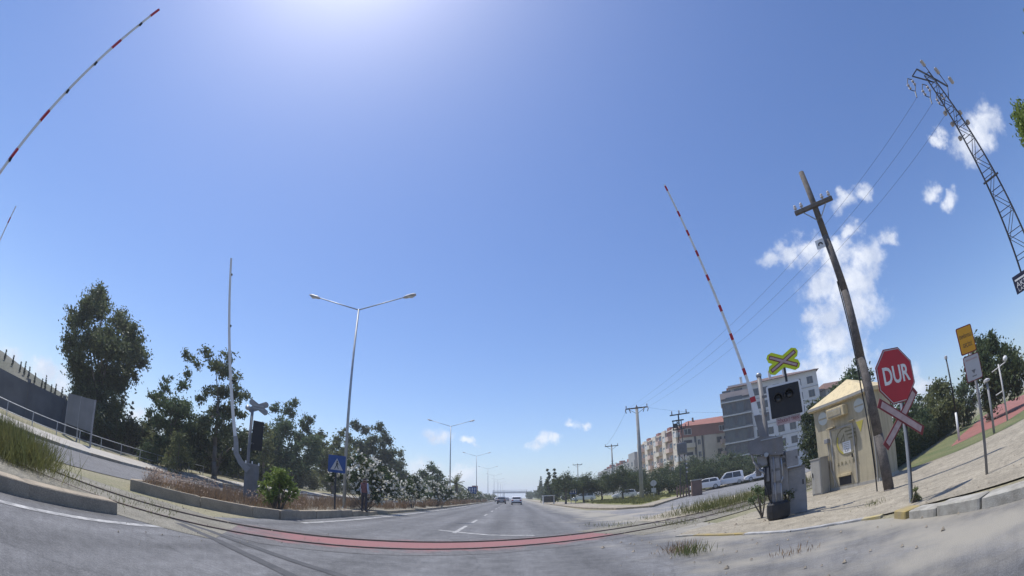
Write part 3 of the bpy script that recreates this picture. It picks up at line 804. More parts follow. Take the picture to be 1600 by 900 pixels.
MB().box(cx0-.30, cx0-.05, -.02, .20, 1.34, 1.60, bev=.02).build('counterweight', M_midm, bar)
MB().box(cx0-.36, cx0-.22, -.04, .16, 1.12, 1.42, bev=.02).build('counterweight', M_greym, bar)
for k in range(3): MB().box(cx0+.03, cx1-.03, -.105, -.092, .62+.30*k, .86+.30*k).build('cover_plate', M_midm, bar)
MB().path([(cx0-.10, -.1, 1.30), (cx0-.14, -.13, .9), (cx0-.06, -.12, .5), (cx0+.02, -.1, .40)], .02, 8).build('conduit', M_black, bar, True)
rc_ = pl(1233, 779), pl(1259, 728)
rcb = thing('relay_cabinet', (B1.x, B1.y, .012), pl.rz, 'weathered grey relay cabinet just behind the barrier machine', 'cabinet')
MB().box(rc_[0][0], rc_[1][0], .35, .75, 0, rc_[1][1], bev=.012).build('body', M_midm, rcb)
MB().box(rc_[0][0]-.02, rc_[1][0]+.02, .33, .77, rc_[1][1], rc_[1][1]+.03).build('cap', M_greym, rcb)
MB().box(rc_[0][0]+.03, rc_[1][0]-.03, .335, .348, .08, rc_[1][1]-.06).build('door', M_midm, rcb)
MB().box(rc_[1][0]-.09, rc_[1][0]-.06, .318, .335, .7, .82).build('handle', M_black, rcb)
# arm: grey root clamp, broad foot, slim boom leaning over the lane
tip = Vector((4.22, 9.70, 8.98)); tip_l = Matrix.Rotation(-pl.rz, 3, 'Z') @ (tip-B1)
ar = pl(1193, 684); am = pl(1183, 650); at_ = pl(1170, 600)
MB().add([(ar[0]-.09, -.07, ar[1]), (ar[0]+.09, -.07, ar[1]), (am[0]+.075, -.07, am[1]), (am[0]-.075, -.07, am[1]), (ar[0]-.09, .0, ar[1]), (ar[0]+.09, .0, ar[1]), (am[0]+.075, .0, am[1]), (am[0]-.075, .0, am[1])],
         [(0,1,2,3),(7,6,5,4),(0,4,5,1),(1,5,6,2),(2,6,7,3),(3,7,4,0)]).build('arm_clamp', M_greym, bar)
arm_mesh((am[0], -.036, am[1]-.02), (at_[0], -.036, at_[1]), .15, .11, .05, bar, [.5], 'arm_foot', .13)
v0 = Vector((at_[0], -.036, at_[1]-.03)); Lx = (tip_l-v0).length
ts = []
def arm_t(a, b, px, py):       # where along the arm a pixel's ray passes closest
    d = ray(px, py); best = min(range(401), key=lambda k: -((a.lerp(b, k/400)-Vector((0, 0, H))).normalized().dot(d)))
    return best/400
v0w = B1+Matrix.Rotation(pl.rz, 3, 'Z') @ v0
for p in ((1040,296),(1057,337),(1072,366),(1087,398),(1104,436),(1124,483),(1143,527),(1165,581)):
    ts.append(min(.985, max(.03, arm_t(v0w, tip, *p))))
arm_mesh(v0, tip_l, .075, .045, .035, bar, ts, 'arm', .17)

# signal mast behind it
sg = thing('crossing_signal', (B1.x+.10, B1.y+.16, .012), pl.rz, 'crossing signal mast with black lamp board and yellow edged red cross', 'signal')
pl2 = Plane((B1.x+.10, B1.y+.16))
mx0 = pl2(1193, 640)[0]
MB().tube((mx0, 0, 0), (mx0, 0, 3.52), .062, .062, 12).build('mast', M_greym, sg, True)
MB().lathe([(.07, 0), (.075, .05), (.05, .085), (.0, .10)], 12, (mx0, 0, 3.52)).build('mast_cap', M_galv, sg, True)
c0 = pl2(1227, 627)
brd = thing('lamp_board', (c0[0], -.10, c0[1]), 0); brd.parent = sg
bw, bh = .445, .43
def rrect(w, h, r, n=4):
    p = []
    for cx, cz, a0 in ((w-r, h-r, 0), (-w+r, h-r, 90), (-w+r, -h+r, 180), (w-r, -h+r, 270)):
        for k in range(n+1):
            t = math.radians(a0+90*k/n); p.append((cx+r*math.cos(t), cz+r*math.sin(t)))
    return p
MB().prism(rrect(bw, bh, .06), 0, .03).build('white_border', M_white, brd)
MB().prism(rrect(bw-.05, bh-.05, .02), -.006, 0).build('black_face', M_black, brd)
for sx, sz in ((-.17, .12), (.12, .17)):
    mbh = MB(); lamp_hood(mbh, sx, -.006, sz-.04, .115, .17); mbh.build('lamp_hood', M_dkm, brd)
    MB().lathe([(.0, -.03), (.06, -.022), (.10, 0)], 16, (sx, -.007, sz-.04), 'y').build('lamp_lens', M_glass, brd, True)
MB().box(mx0, c0[0], -.07, -.02, c0[1]+.18, c0[1]+.24).build('bracket', M_greym, sg)
MB().box(mx0, c0[0], -.07, -.02, c0[1]-.24, c0[1]-.18).build('bracket', M_greym, sg)
c1 = pl2(1224, 566)
MB().box(c1[0]-.03, c1[0]+.03, -.05, -.01, c0[1]+.3, c1[1]-.02).build('cross_post', M_dkm, sg)
cr_ = thing('crossbuck', (c1[0], -.055, c1[1]), 0); cr_.parent = sg
MB().prism(saltire_outline(.355, .038, math.radians(27), .095), 0, .012).build('yellow_plate', M_yg, cr_)
for a in (27, -27):
    o = 0 if a > 0 else .003
    MB().prism(cross_poly(0, 0, .39, .050, math.radians(a)), -.006-o, -.001).build('red_bar', M_bord, cr_)
    MB().prism(cross_poly(0, 0, .365, .028, math.radians(a)), -.012-o, -.0095).build('white_bar', M_pinkw, cr_)
c2 = pl2(1232, 657)
ts_ = MB().prism(rrect(.31, .085, .01), -.10, -.085).build('warning_plate', M_pinkw, sg); ts_.location = (c2[0], 0, c2[1])
text('warning_text', 'DİKKAT TREN', M_bord, .12, 0, -.103, 0, ts_, .001, .54)

# left-hand barrier on the weedy median, seen from behind
B2 = Vector((-9.35, 14.75, .15)); pl = Plane(B2)
bl = thing('level_crossing_barrier', (B2.x, B2.y, .15), pl.rz, 'dark barrier machine with bent arm foot standing in the weeds of the median', 'barrier', 'level crossing barriers')
xl = lambda p: (pl(*p)[0], pl(*p)[1]-.15)
a, b = xl((380, 775)), xl((405, 728))
MB().box(a[0], b[0], -.15, .2, -.2, b[1], bev=.02).build('machine_housing', M_greym, bl)
MB().box(a[0]-.015, b[0]+.015, -.17, .22, b[1]-.02, b[1]+.03).build('housing_lid', M_midm, bl)
ft = [xl(p) for p in ((388, 735), (376, 722), (369, 708), (369, 690), (368, 682))]
for i in range(len(ft)-1):
    pass
mb = MB()
vs = []
for i, (x, z) in enumerate(ft):
    w = (.13, .11, .10, .09, .08)[i]
    d = Vector((ft[min(i+1, 4)][0]-ft[max(i-1, 0)][0], ft[min(i+1, 4)][1]-ft[max(i-1, 0)][1])).normalized(); nn_ = Vector((-d.y, d.x))
    for s, y in ((-1, -.2), (1, -.2), (1, -.08), (-1, -.08)): vs.append((x+nn_.x*w*s, y, z+nn_.y*w*s))
fs = [(3, 2, 1, 0), (16, 17, 18, 19)]+[(i*4+k, i*4+(k+1) % 4, i*4+4+(k+1) % 4, i*4+4+k) for i in range(4) for k in range(4)]
mb.add(vs, fs).build('arm_foot', M_midm, bl)
for p in ((364, 702), (376, 703), (384, 722), (394, 723), (404, 726)):
    x, z = xl(p); MB().box(x-.025, x+.025, -.235, -.20, z-.05, z+.05, bev=.008).build('reflector_clip', M_white, bl)
tp = A(361, 418, 18.3); tp = Matrix.Rotation(-pl.rz, 3, 'Z') @ (tp-B2)
arm, p0, u, L, side, dep = arm_mesh((ft[4][0], -.14, ft[4][1]-.05), (tp.x, -.14, tp.z), .13, .085, .05, bl, [], 'arm')
for t in (.30, .60, .90):
    c = p0+u*(L*t)-side*.06
    MB().lathe([(.0, -.05), (.035, -.04), (.035, .03), (.0, .05)], 8, c, 'z').build('arm_light', M_black, bl)
sl = thing('crossing_signal', (-9.15, 15.15, .15), pl.rz, 'crossing signal mast on the median seen from its dark back', 'signal')
pl3 = Plane((-9.15, 15.15)); xs = lambda p: (pl3(*p)[0], pl3(*p)[1]-.15)
m0 = xs((389, 700))
MB().tube((m0[0], 0, -.2), (m0[0], 0, xs((390, 640))[1]), .06, .06, 12).build('mast', M_greym, sl, True)
a, b = xs((392, 702)), xs((413, 660))
MB().box(a[0], b[0], -.02, .03, a[1], b[1], bev=.01).build('lamp_board', M_black, sl)
for s in (-.1, .14):
    mbh = MB(); lamp_hood(mbh, (a[0]+b[0])/2+s*.6, .2, (a[1]+b[1])/2+s, .10, .17); mbh.build('lamp_hood', M_dkm, sl)
MB().box(m0[0], a[0]+.1, -.02, .02, a[1]+.2, a[1]+.26).build('bracket', M_greym, sl)
c = xs((404, 636))
cb = thing('crossbuck', (c[0], .05, c[1]), 0); cb.parent = sl
MB().prism(saltire_outline(.36, .05, math.radians(27), .06), 0, .012).build('back_plate', M_midm, cb)
for zz in (-.06, .05): MB().box(-.2, .2, -.025, 0, zz-.015, zz+.015).build('stiffener', M_galv, cb)
lx = xs((387, 637))
MB().lathe([(.0, -.12), (.09, -.10), (.10, .02), (.07, .08), (.0, .10)], 14, (lx[0], -.03, lx[1]), 'y').build('bell', M_galv, sl, True)

# near-left barrier: its machine stands out of view on the near median, the arm reaches up over the lane
t1 = A(248, 15, 7.55); b1_ = t1-Vector((.285, .112, .951))*7.0
bn = thing('level_crossing_barrier', (b1_.x, b1_.y, .2), 0, 'tall raised white arm with red bands over the near median', 'barrier', 'level crossing barriers')
off = Vector((b1_.x, b1_.y, .2))
MB().box(-.35, .1, -.2, .2, -.1, b1_.z-.35, bev=.02).build('machine_housing', M_greym, bn)
MB().path([(-.1, 0, b1_.z-.5), (0, 0, b1_.z-.2)], [.1, .07], 8).build('arm_clamp', M_greym, bn)
arm, p0, u, L, side, dep = arm_mesh((0, 0, b1_.z-.35), t1-off, .10, .062, .045, bn, [.08, .22]+[arm_t(b1_-Vector((0, 0, .15)), t1, *p) for p in ((20, 240), (70, 182), (182, 70))]+[.982], 'arm', .26)
for t in (.40, .63, .74, .92):
    c = p0+u*(L*t)-side*.06
    MB().lathe([(.0, -.05), (.03, -.04), (.03, .03), (.0, .05)], 8, c, 'z').build('arm_light', M_black, bn)
t2 = A(25, 322, 22.6); b2_ = Vector((t2.x-.9, t2.y-.1, 2.2))
bf = thing('level_crossing_barrier', (b2_.x, b2_.y, .14), 0, 'far raised barrier arm across the opposite carriageway', 'barrier', 'level crossing barriers')
MB().box(-.3, .15, -.2, .2, -.1, 1.75, bev=.02).build('machine_housing', M_greym, bf)
arm_mesh((0, 0, 1.7), t2-Vector((b2_.x, b2_.y, .14)), .10, .06, .045, bf, [.1, .3, .5, .7, .9], 'arm', .3)

# ------------------------------------------------------------------ signs beside the forecourt
D0 = G(1424, 786); pl = Plane(D0)
st = thing('stop_sign', (D0.x, D0.y, .01), -.10, 'red octagonal DUR stop sign with red edged white crossbuck below', 'traffic sign')
c = pl(1395, 590); rot = math.radians(0)
MB().box(-.032, -.004, -.02, .03, -.2, c[1]+.25).build('post_pale_half', M_galv, st)  # pale left half of the post, the right half is dark
MB().box(-.004, .034, -.02, .03, -.2, c[1]+.25).build('post', M_dkm, st)
R = .505
octp = lambda r: [(r*math.cos(math.radians(22.5+45*k)), r*math.sin(math.radians(22.5+45*k))) for k in range(8)]
disc = thing('octagon', (-.06, -.035, c[1]), 0); disc.parent = st
MB().prism(octp(R*1.03), 0, .012).build('back_plate', M_bord, disc)
MB().prism(octp(R*.99), -.004, -.001).build('white_rim', M_signw, disc)
MB().prism(octp(R*.955), -.009, -.0045).build('red_face', M_red_e, disc)
text('lettering', 'DUR', M_white, .42, 0, -.011, 0, disc, .001, .70, bold=.009)
cc = pl(1405, 655)
xb = thing('crossbuck', (cc[0], -.035, cc[1]), 0); xb.parent = st
for k, a in enumerate((40, -33)):
    y = -.014*k
    for s in (.63,):
        MB().prism(cross_poly(0, 0, s, .082, math.radians(a)), y-.006, y+.004).build('red_board', M_bord, xb)
        MB().prism(cross_poly(0, 0, s-.07, .054, math.radians(a)), y-.0095, y-.0065).build('white_inlay', M_pinkw, xb)
Y0 = G(1542, 742); pl = Plane(Y0)
ys = thing('information_sign', (Y0.x, Y0.y, .01), -.62, 'amber railway crossing sign above white notice on a grey post', 'traffic sign')
ca, cb_ = pl(1502, 536), pl(1515, 576)
MB().tube((0, 0, -.2), (0, 0, ca[1]+.12), .03, .03, 10).build('post', M_greym, ys, True)
p1 = thing('amber_plate', (ca[0]*.25, -.035, ca[1]), 0); p1.parent = ys; p1.scale = (1.12, 1, 1.12)
MB().prism(rrect(.165, .215, .03), 0, .01).build('border', M_bord, p1)
MB().prism(rrect(.148, .198, .022), -.004, -.001).build('face', M_orange, p1)
text('lettering', 'DEMİRYOLU', M_dkm, .075, 0, -.006, .055, p1, .001, .26)
text('lettering', 'GEÇİDİ', M_dkm, .085, 0, -.006, -.085, p1, .001, .19)
p2 = thing('white_plate', (cb_[0]*.25, -.035, cb_[1]-.02), 0); p2.parent = ys; p2.scale = (1.12, 1, 1.08)
MB().prism(rrect(.165, .205, .03), 0, .01).build('border', M_bord, p2)
MB().prism(rrect(.152, .192, .022), -.004, -.001).build('face', M_signw, p2)
MB().box(-.12, .12, -.006, -.0045, .125, .150).build('red_heading', M_pinkw, p2)
MB().prism([(-.045, -.035), (.045, -.035), (.0, -.10)], -.007, -.0045).build('pictogram', M_greym, p2)
MB().box(-.045, .045, -.0065, -.0045, -.142, -.125).build('small_print', M_greym, p2)

# ------------------------------------------------------------------ wooden telephone pole
W0 = G(1390, 766); pl = Plane(W0)
wp = thing('telephone_pole', (W0.x, W0.y, .01), pl.rz, 'weathered wooden telephone pole with short crossarm beside the booth', 'utility pole')
zt = pl(1252, 268)
lean = [pl(*p) for p in ((1389, 764), (1372, 680), (1345, 560), (1320, 455), (1290, 370), (1252, 270))]
MB().path([(lean[0][0], 0, -.3)]+[(x, 0, z) for x, z in lean], [.15, .142, .13, .12, .11, .10, .085], 14).build('pole', M_wood, wp, True)
ca = pl(1273, 325)
ra = math.radians(0)
xa = thing('crossarm', (ca[0], -.12, ca[1]), 0); xa.parent = wp
MB().box(-.62, .62, -.06, .06, -.055, .055, bev=.01).build('beam', M_wood, xa)
for x in (-.56, -.36, .33, .55):
    ins = MB().lathe([(.018, 0), (.018, .06), (.05, .07), (.055, .10), (.03, .13), (.045, .15), (.03, .19), (.0, .20)], 10, (x, 0, .055)); ins.build('insulator', M_porc, xa, True)
for s in (-1, 1): MB().tube((s*.38, .02, -.05), (s*.05, .06, -.42), .016, None, 6).build('brace', M_galv, xa)
cs = pl(1284, 384)
ps = MB().prism(rrect(.13, .13, .015), -.13, -.115).build('telephone_plate', M_white, wp); ps.location = (cs[0]-.02, 0, cs[1])
hs_ = [(-.075, -.03), (-.06, .02), (-.02, .045), (.03, .045), (.07, .02), (.08, -.03), (.045, -.045), (.035, -.005), (.0, .01), (-.03, .0), (-.035, -.045)]
MB().prism(hs_, -.134, -.1305).build('handset_symbol', M_black, ps)
MB().path([(lean[1][0]-.15, -.06, .05), (lean[2][0]-.14, -.06, 2.6), (lean[3][0]-.13, -.05, 5.4)], .018, 6).build('cable', M_black, wp)

# ------------------------------------------------------------------ cream booth
F0, F1 = Vector((10.26, 13.55, 0)), Vector((10.86, 10.98, 0))
fd = (F1-F0); BW = fd.length; brz = math.atan2(fd.y, fd.x); mid = (F0+F1)/2
pl = Plane(mid, brz)
bo = thing('signal_booth', (mid.x, mid.y, .012), brz, 'small cream painted railway booth with hipped roof and wall air conditioner', 'booth')
hw = BW/2; BD = 1.3; BH = 2.88
MB().box(-hw, hw, 0, BD, -.15, BH).build('wall', M_booth, bo)
MB().box(-hw-.03, hw+.03, -.035, BD+.03, -.15, .10).build('plinth', M_cab, bo)
ap = (0, BD/2, BH+.78)
o_ = .13
e = [(-hw-o_, -o_, BH), (hw+o_, -o_, BH), (hw+o_, BD+o_, BH), (-hw-o_, BD+o_, BH)]
mb = MB().add(e+[(a, b, BH+.13) for a, b, _ in e]+[ap], [(3,2,1,0),(0,1,5,4),(1,2,6,5),(2,3,7,6),(3,0,4,7),(4,5,8),(5,6,8),(6,7,8),(7,4,8)]); mb.build('roof', M_boothroof, bo)
# recessed-looking door leaf with frame proud of the wall
d0, d1 = pl(1306, 760), pl(1352, 668)
dx0, dx1, dz1 = d0[0]+.02, d0[0]+.98, 2.05
dr = MB().box(dx0, dx1, -.022, -.003, .12, dz1).build('door', M_booth, bo)
for x in (dx0-.05, dx1): MB().box(x, x+.05, -.05, -.003, .12, dz1+.05).build('door_frame', M_cab, dr)
MB().box(dx0-.0, dx1, -.05, -.003, dz1, dz1+.05).build('door_frame', M_cab, dr)
MB().box(dx1-.12, dx1-.09, -.07, -.022, 1.0, 1.12).build('handle', M_dkm, dr)
MB().box(dx0-.12, dx0+.22, -.16, -.003, dz1+.09, dz1+.12).build('canopy', M_boothroof, bo)
MB().box(dx1-.08, dx1+.14, -.12, -.003, dz1+.12, dz1+.15).build('canopy', M_boothroof, bo)
MB().box(dx0+.18, dx0+.72, -.026, -.022, .14, .42).build('kick_opening', M_dkm, bo)
MB().box(dx0+.14, dx0+.76, -.10, -.026, .44, .52).build('ledge', M_boothroof, bo)
# air conditioner
a0, a1 = pl(1300, 657), pl(1322, 633)
ac = MB().box(a0[0], a1[0]+.06, -.30, -.003, a0[1]+.02, a1[1]+.02, bev=.015).build('air_conditioner', M_boothroof, bo)
MB().box(a0[0]+.05, a1[0]-.06, -.312, -.302, a0[1]+.07, a1[1]-.04).build('grille_frame', M_cab, ac)
for k in range(7):
    z = a0[1]+.09+k*(a1[1]-a0[1]-.16)/7
    MB().box(a0[0]+.06, a1[0]-.07, -.318, -.3125, z, z+.022).build('slat', M_booth, ac)
# emblems: two pale discs, a ring mark and the number plaque
M_disc = mat('pale_blue_disc', (.50, .54, .52), (.55, .56, .50), rough=.7, scale=4)
for p in ((1286, 655), (1342, 634)):
    x, z = pl(*p)
    e_ = MB().lathe([(.0, -.008), (.225, -.008), (.225, -.003)], 24, (x, 0, z), 'y').build('emblem_disc', M_disc, bo)
    MB().box(x-.20, x+.20, -.0105, -.0082, z-.03, z+.02).build('emblem_bar', M_booth, e_)
M_ink = mat('faded_olive_ink', (.20, .175, .10), (.26, .23, .15), rough=.9, scale=6)
M_ylw = mat('faded_yellow_mark', (.48, .42, .07), (.42, .37, .10), rough=.9, scale=6)
ex, ez = pl(1323, 690)
em = thing('ring_emblem', (ex, -.026, ez), 0); em.parent = bo
def ring(r0, r1, a0, a1, n=40):
    q = MB(); vs = []
    for k in range(n+1):
        t = math.radians(a0+(a1-a0)*k/n)
        for y in (-.004, 0):
            for r in (r0, r1): vs.append((r*math.cos(t), y, r*math.sin(t)))
    fs = []
    for k in range(n):
        a = k*4; b = a+4
        fs += [(a, a+1, b+1, b), (a+2, b+2, b+3, a+3), (a, b, b+2, a+2), (a+1, a+3, b+3, b+1)]
    return q.add(vs, fs)
ring(.44, .475, 60, 395).build('ring', M_ink, em)
ring(.375, .435, 150, 250).build('yellow_arc', M_ylw, em)
MB().prism([(-.30, .0), (-.07, .30), (-.07, .0)], -.004, 0).build('arrow_mark', M_ink, em)
MB().prism([(-.21, .03), (-.10, .19), (-.10, .03)], -.006, -.0045).build('arrow_fill', M_booth, em)
for k, z in enumerate((.30, .18, .06)): MB().box(-.02+.07*k, .46, -.004, 0, z, z+.055).build('speed_stripe', M_ink, em)
MB().prism([(.50, .52), (.82, .52), (.66, .16)], .018, .0225).build('yellow_wedge', M_ylw, em)
pq = MB().box(-.17, .18, -.010, -.0045, -.38, .0).build('number_plaque', M_white, em)
text('lettering', '131', M_dkm, .16, 0, -.012, -.29, pq, .001)
for k, z in enumerate((-.05, -.11, -.17)): MB().box(-.12, .12, -.0115, -.0102, z-.012, z).build('small_print', M_ink, pq)
for k, ch in enumerate('ARAIPA'): text('letter', ch, M_ink, .17, -.44+.168*k, -.004, -.70, em, .002)
# cabinet standing in front of the booth, lamp on a conduit
k0 = pl(1281, 772)
kb = thing('switch_cabinet', (mid.x, mid.y, .012), brz, 'grey beige metal switch cabinet standing before the cream booth', 'cabinet')
cxx = -hw+.05
MB().box(cxx, cxx+.46, -.55, -.06, 0, 1.22, bev=.012).build('body', M_cab, kb)
MB().box(cxx-.015, cxx+.475, -.57, -.045, 1.22, 1.26).build('cap', M_cab, kb)
MB().box(cxx+.03, cxx+.43, -.562, -.552, .06, 1.16).build('door', M_cab, kb)
MB().box(cxx+.07, cxx+.10, -.58, -.562, .62, .78).build('handle', M_black, kb)
MB().tube((hw-.06, -.035, .1), (hw-.06, -.035, BH-.02), .028, None, 8).build('downpipe', M_cab, bo)
MB().path([(hw-.02, -.02, 2.5), (hw-.16, -.02, 2.35), (hw-.18, -.02, 1.2), (hw-.12, -.02, .15)], .011, 6).build('cable', M_dkm, bo)
MB().box(-hw-o_, hw+o_, -o_-.05, -o_, BH+.04, BH+.13).build('gutter', M_cab, bo)
lx, lz = pl(1294, 690)
MB().box(lx-.08, lx+.09, -.16, -.003, lz-.07, lz+.09, bev=.012).build('meter_box', M_midm, bo)
MB().path([(lx, -.05, lz-.05), (lx+.06, -.05, .7), (lx+.3, -.05, .12)], .018, 6).build('conduit', M_cab, bo)

# ------------------------------------------------------------------ lattice pylon
T0 = Vector((18.0*math.sin(math.radians(69.9)), 18.0*math.cos(math.radians(69.9)), 0)); pl = Plane(T0)
lt = thing('lattice_pylon', (T0.x, T0.y, .01), pl.rz, 'dark steel lattice pylon carrying insulators above the park lawn', 'pylon')
top_z = pl(1450, 118)[1]
wz = lambda z: (1.05+(.30-1.05)*min(z/top_z, 1))/2
cxz = lambda z: pl(1450, 118)[0]*(z/top_z)**2*.9
corner = lambda sx, sy, z: (cxz(z)+sx*wz(z), sy*wz(z), z)
nb = 17
zs = [top_z*(1-(1-k/nb)**1.12) for k in range(nb+1)]
for sx in (-1, 1):
    for sy in (-1, 1):
        MB().path([corner(sx, sy, z) for z in zs], .033, 5).build('leg', M_dkm, lt)
for k in range(nb):
    a, b = zs[k], zs[k+1]
    for s in (-1, 1):
        f = 1 if k % 2 else -1
        MB().tube(corner(-f, s, a), corner(f, s, b), .017, None, 4).build('lattice_bar', M_dkm, lt)
        MB().tube(corner(s, -f, a), corner(s, f, b), .017, None, 4).build('lattice_bar', M_dkm, lt)
        MB().tube(corner(-1, s, b), corner(1, s, b), .017, None, 4).build('lattice_bar', M_dkm, lt)
def lpt(p): x, z = pl(*p); return x, z
def insul(x, y, z, L, root, ax=1):
    pr = [(.012, 0)]
    for k in range(4): h = L*(.15+.2*k); pr += [(.03, h), (.095, h+.02*L), (.03, h+.10*L)]
    pr += [(.012, L)]
    return MB().lathe([(r, h*ax) for r, h in pr], 9, (x, y, z)).build('insulator', M_porc, root, True)
ua, ub = lpt((1434, 110)), lpt((1482, 137)); la, lb = lpt((1427, 121)), lpt((1452, 134))
zarm = (ua[1]+ub[1])/2
up_arm = MB().tube((ua[0], -.1, ua[1]), (ub[0], -.1, ub[1]), .045, None, 6).build('crossarm', M_dkm, lt)
MB().tube((la[0], -.1, la[1]), (lb[0]+.3, -.1, lb[1]-.1), .035, None, 6).build('crossarm', M_dkm, lt)
MB().tube((ua[0], -.1, ua[1]), (la[0], -.1, la[1]), .03, None, 6).build('arm_strut', M_dkm, lt)
MB().tube((ub[0], -.1, ub[1]), (ub[0]-.35, -.1, ub[1]-.5), .025, None, 6).build('arm_strut', M_dkm, lt)
for p in ((1445, 103), (1467, 115), (1489, 130)):
    x, z = lpt(p)
    insul(x, -.1, z-.12, .42, lt)
    tt = min(max((x-ua[0])/(ub[0]-ua[0]), 0), 1); MB().tube((x, -.1, z-.10), (x, -.1, ua[1]+(ub[1]-ua[1])*tt), .022, None, 6).build('pin', M_dkm, lt)
WIRE_END = []
for p, s in (((1422, 128), (1415, 160)), ((1445, 137), (1437, 168)), ((1467, 150), (1461, 180))):
    x, z = lpt(p)
    yk = MB(); w = .16
    yk.path([(x, -.12, z+.12), (x-w, -.12, z-.08), (x-w-.04, -.12, z-.42), (x-.06, -.12, z-.62)], .022, 5)
    yk.path([(x, -.12, z+.12), (x+w, -.12, z-.08), (x+w-.04, -.12, z-.42), (x-.06, -.12, z-.62)], .022, 5)
    yk.build('yoke', M_dkm, lt)
    for dx in (-w-.02, w-.02):
        for k in range(2):
            MB().lathe([(.0, -.07), (.075, -.05), (.02, 0), (.075, .05), (.0, .07)], 9, (x+dx, -.12, z-.16-.18*k), 'x').build('insulator', M_porc, lt, True)
    MB().tube((x-.06, -.12, z-.62), (x-.16, -.2, z-.95), .03, None, 6).build('wire_clamp', M_dkm, lt)
    WIRE_END.append((x-.16, -.2, z-.95))
for p, sx in (((1479, 180), -1), ((1490, 197), -1), ((1502, 219), -1), ((1502, 179), 1), ((1514, 194), 1)):
    x, z = lpt(p)
    MB().tube((x, -.15, z), (x-sx*.3, -.12, z+.02), .02, None, 5).build('side_arm', M_dkm, lt)
    insul(x, -.15, z-.10, .22, lt)
for z in (top_z*.60,): MB().box(cxz(z)-.42, cxz(z)+.42, -.42, -.36, z-.03, z+.03).build('step_bar', M_dkm, lt)
s0 = pl(1583, 437); s1 = pl(1606, 470)
sb = thing('name_board', (s0[0]+.55, -.62, s0[1]-.35), 0); sb.parent = lt
MB().box(-.55, .55, 0, .03, -.30, .30).build('panel', M_navy, sb)
MB().box(-.47, .55, -.006, -.001, .11, .17).build('white_stripe', M_white, sb)
text('lettering', 'AKE', M_white, .26, -.22, -.004, -.03, sb, .001, .48)
text('lettering', 'LAST', M_white, .15, -.22, -.004, -.20, sb, .001, .42)
MB().tube((-.3, .03, 0), (-.1, .55, 0), .02, None, 5).build('bracket', M_dkm, sb)

# ------------------------------------------------------------------ street lamps on the median
lamp0 = None
ORD = ['nearest the blue pedestrian sign', 'beside the palm', 'past the palm by the blue lane board']
def lamp(y, label):
    t = thing('street_lamp', (-9.05, y, .15), 0, label, 'street lamp', 'double armed lamps along the median')
    MB().lathe([(.15, 0), (.15, .02), (.10, .03)], 8, (0, 0, 0)).build('base_plate', M_galv, t)
    MB().tube((0, 0, .0), (0, 0, 11.6), .105, .055, 8).build('pole', M_galv, t, True)
    for s in (-1, 1):
        MB().tube((0, 0, 11.55), (s*2.75, 0, 12.35), .035, .03, 6).build('arm', M_galv, t, True)
        u = Vector((s*.96, 0, .26))
        hd = MB(); c = Vector((s*2.7, 0, 12.33)); sec = [(0, .06, .04), (.15, .13, .08), (.6, .16, .09), (.78, .10, .05)]
        vs = []
        for d, w, h in sec:
            p = c+u*d
            for a, b in ((-1, -.6), (1, -.6), (1, .3), (.5, 1), (-.5, 1), (-1, .3)): vs.append((p.x-.1*b*s*h, p.y+a*w, p.z+b*h))
        fs = [(5, 4, 3, 2, 1, 0), tuple(range(18, 24))]+[(i*6+k, i*6+(k+1) % 6, i*6+6+(k+1) % 6, i*6+6+k) for i in range(3) for k in range(6)]
        head = hd.add(vs, fs).build('lamp_head', M_signw, t)
        p = c+u*.4
        MB().box(p.x-.2, p.x+.2, -.11, .11, p.z-.085, p.z-.062).build('lens', M_white, head)
    return t
lamp0 = lamp(24.4, 'tall grey double armed lamp behind the oleanders and the pedestrian sign')
for y, lb in ((67.2, 'grey double armed lamp rising beside the palm on the median'), (114.8, 'grey double armed lamp past the palm and blue lane board')):
    c = copy_tree(lamp0); c.location = (-9.05, y, .15); c['label'] = lb
for k in range(5):
    c = copy_tree(lamp0); c.location = (-9.05, 165+50*k, .15); c['label'] = 'faint double armed lamp far down the median'

# ------------------------------------------------------------------ utility poles on the wedge
def tpole(px, py, D, toppx, label, wood=False, r=(.17, .11), arms=1, half=1.05):
    b = A(px, py, D); z0 = zg(b.x, b.y)+.12
    top = A(toppx[0], toppx[1], D).z-z0
    t = thing('utility_pole', (b.x, b.y, z0), -math.atan2(b.x, b.y), label, 'utility pole', 'line poles beyond the side road')
    MB().tube((0, 0, -.3), (0, 0, top), r[0], r[1], 10).build('pole', M_conc if not wood else M_wood, t, True)
    xa = MB().box(-half, half, -.07-r[1], .05-r[1], top-.28, top-.14).build('crossarm', M_dkm, t)
    for x in (-half*.92, 0, half*.92):
        MB().lathe([(.02, 0), (.03, .1), (.08, .12), (.03, .2), (.07, .22), (.02, .34)], 8, (x, -r[1], top-.14)).build('insulator', M_brownp, t, True)
    for s in (-1, 1): MB().tube((s*half*.75, -r[1], top-.25), (s*.1, -r[1], top-.85), .025, None, 5).build('brace', M_dkm, t)
    if arms == 2:
        for s in (-1, 1):
            for x in (.55, .92): MB().path([(s*half*x, -r[1]-.1, top-.2), (s*half*x+s*.12, -r[1]-.35, top-.45), (s*half*x, -r[1]-.5, top-.8)], .05, 6).build('strain_insulator', M_dkm, t)
    else:
        for k in range(4):
            z = top*.70-.42*k
            MB().tube((-.25, -.1, z), (.25, -.1, z), .03, None, 5).build('spool_bracket', M_dkm, t)
    return t, top+z0
p8, z8 = tpole(1003, 783, 55, (997, 635), 'thick grey concrete line pole by the nose of the grass wedge', arms=2, r=(.26, .17), half=1.35)
p9, z9 = tpole(959, 781, 84, (958, 695), 'slim line pole with stacked brackets behind the wedge trees', half=1.2)
p10, z10 = tpole(904, 778, 130, (903, 725), 'small far line pole showing above the round pines', half=1.3)

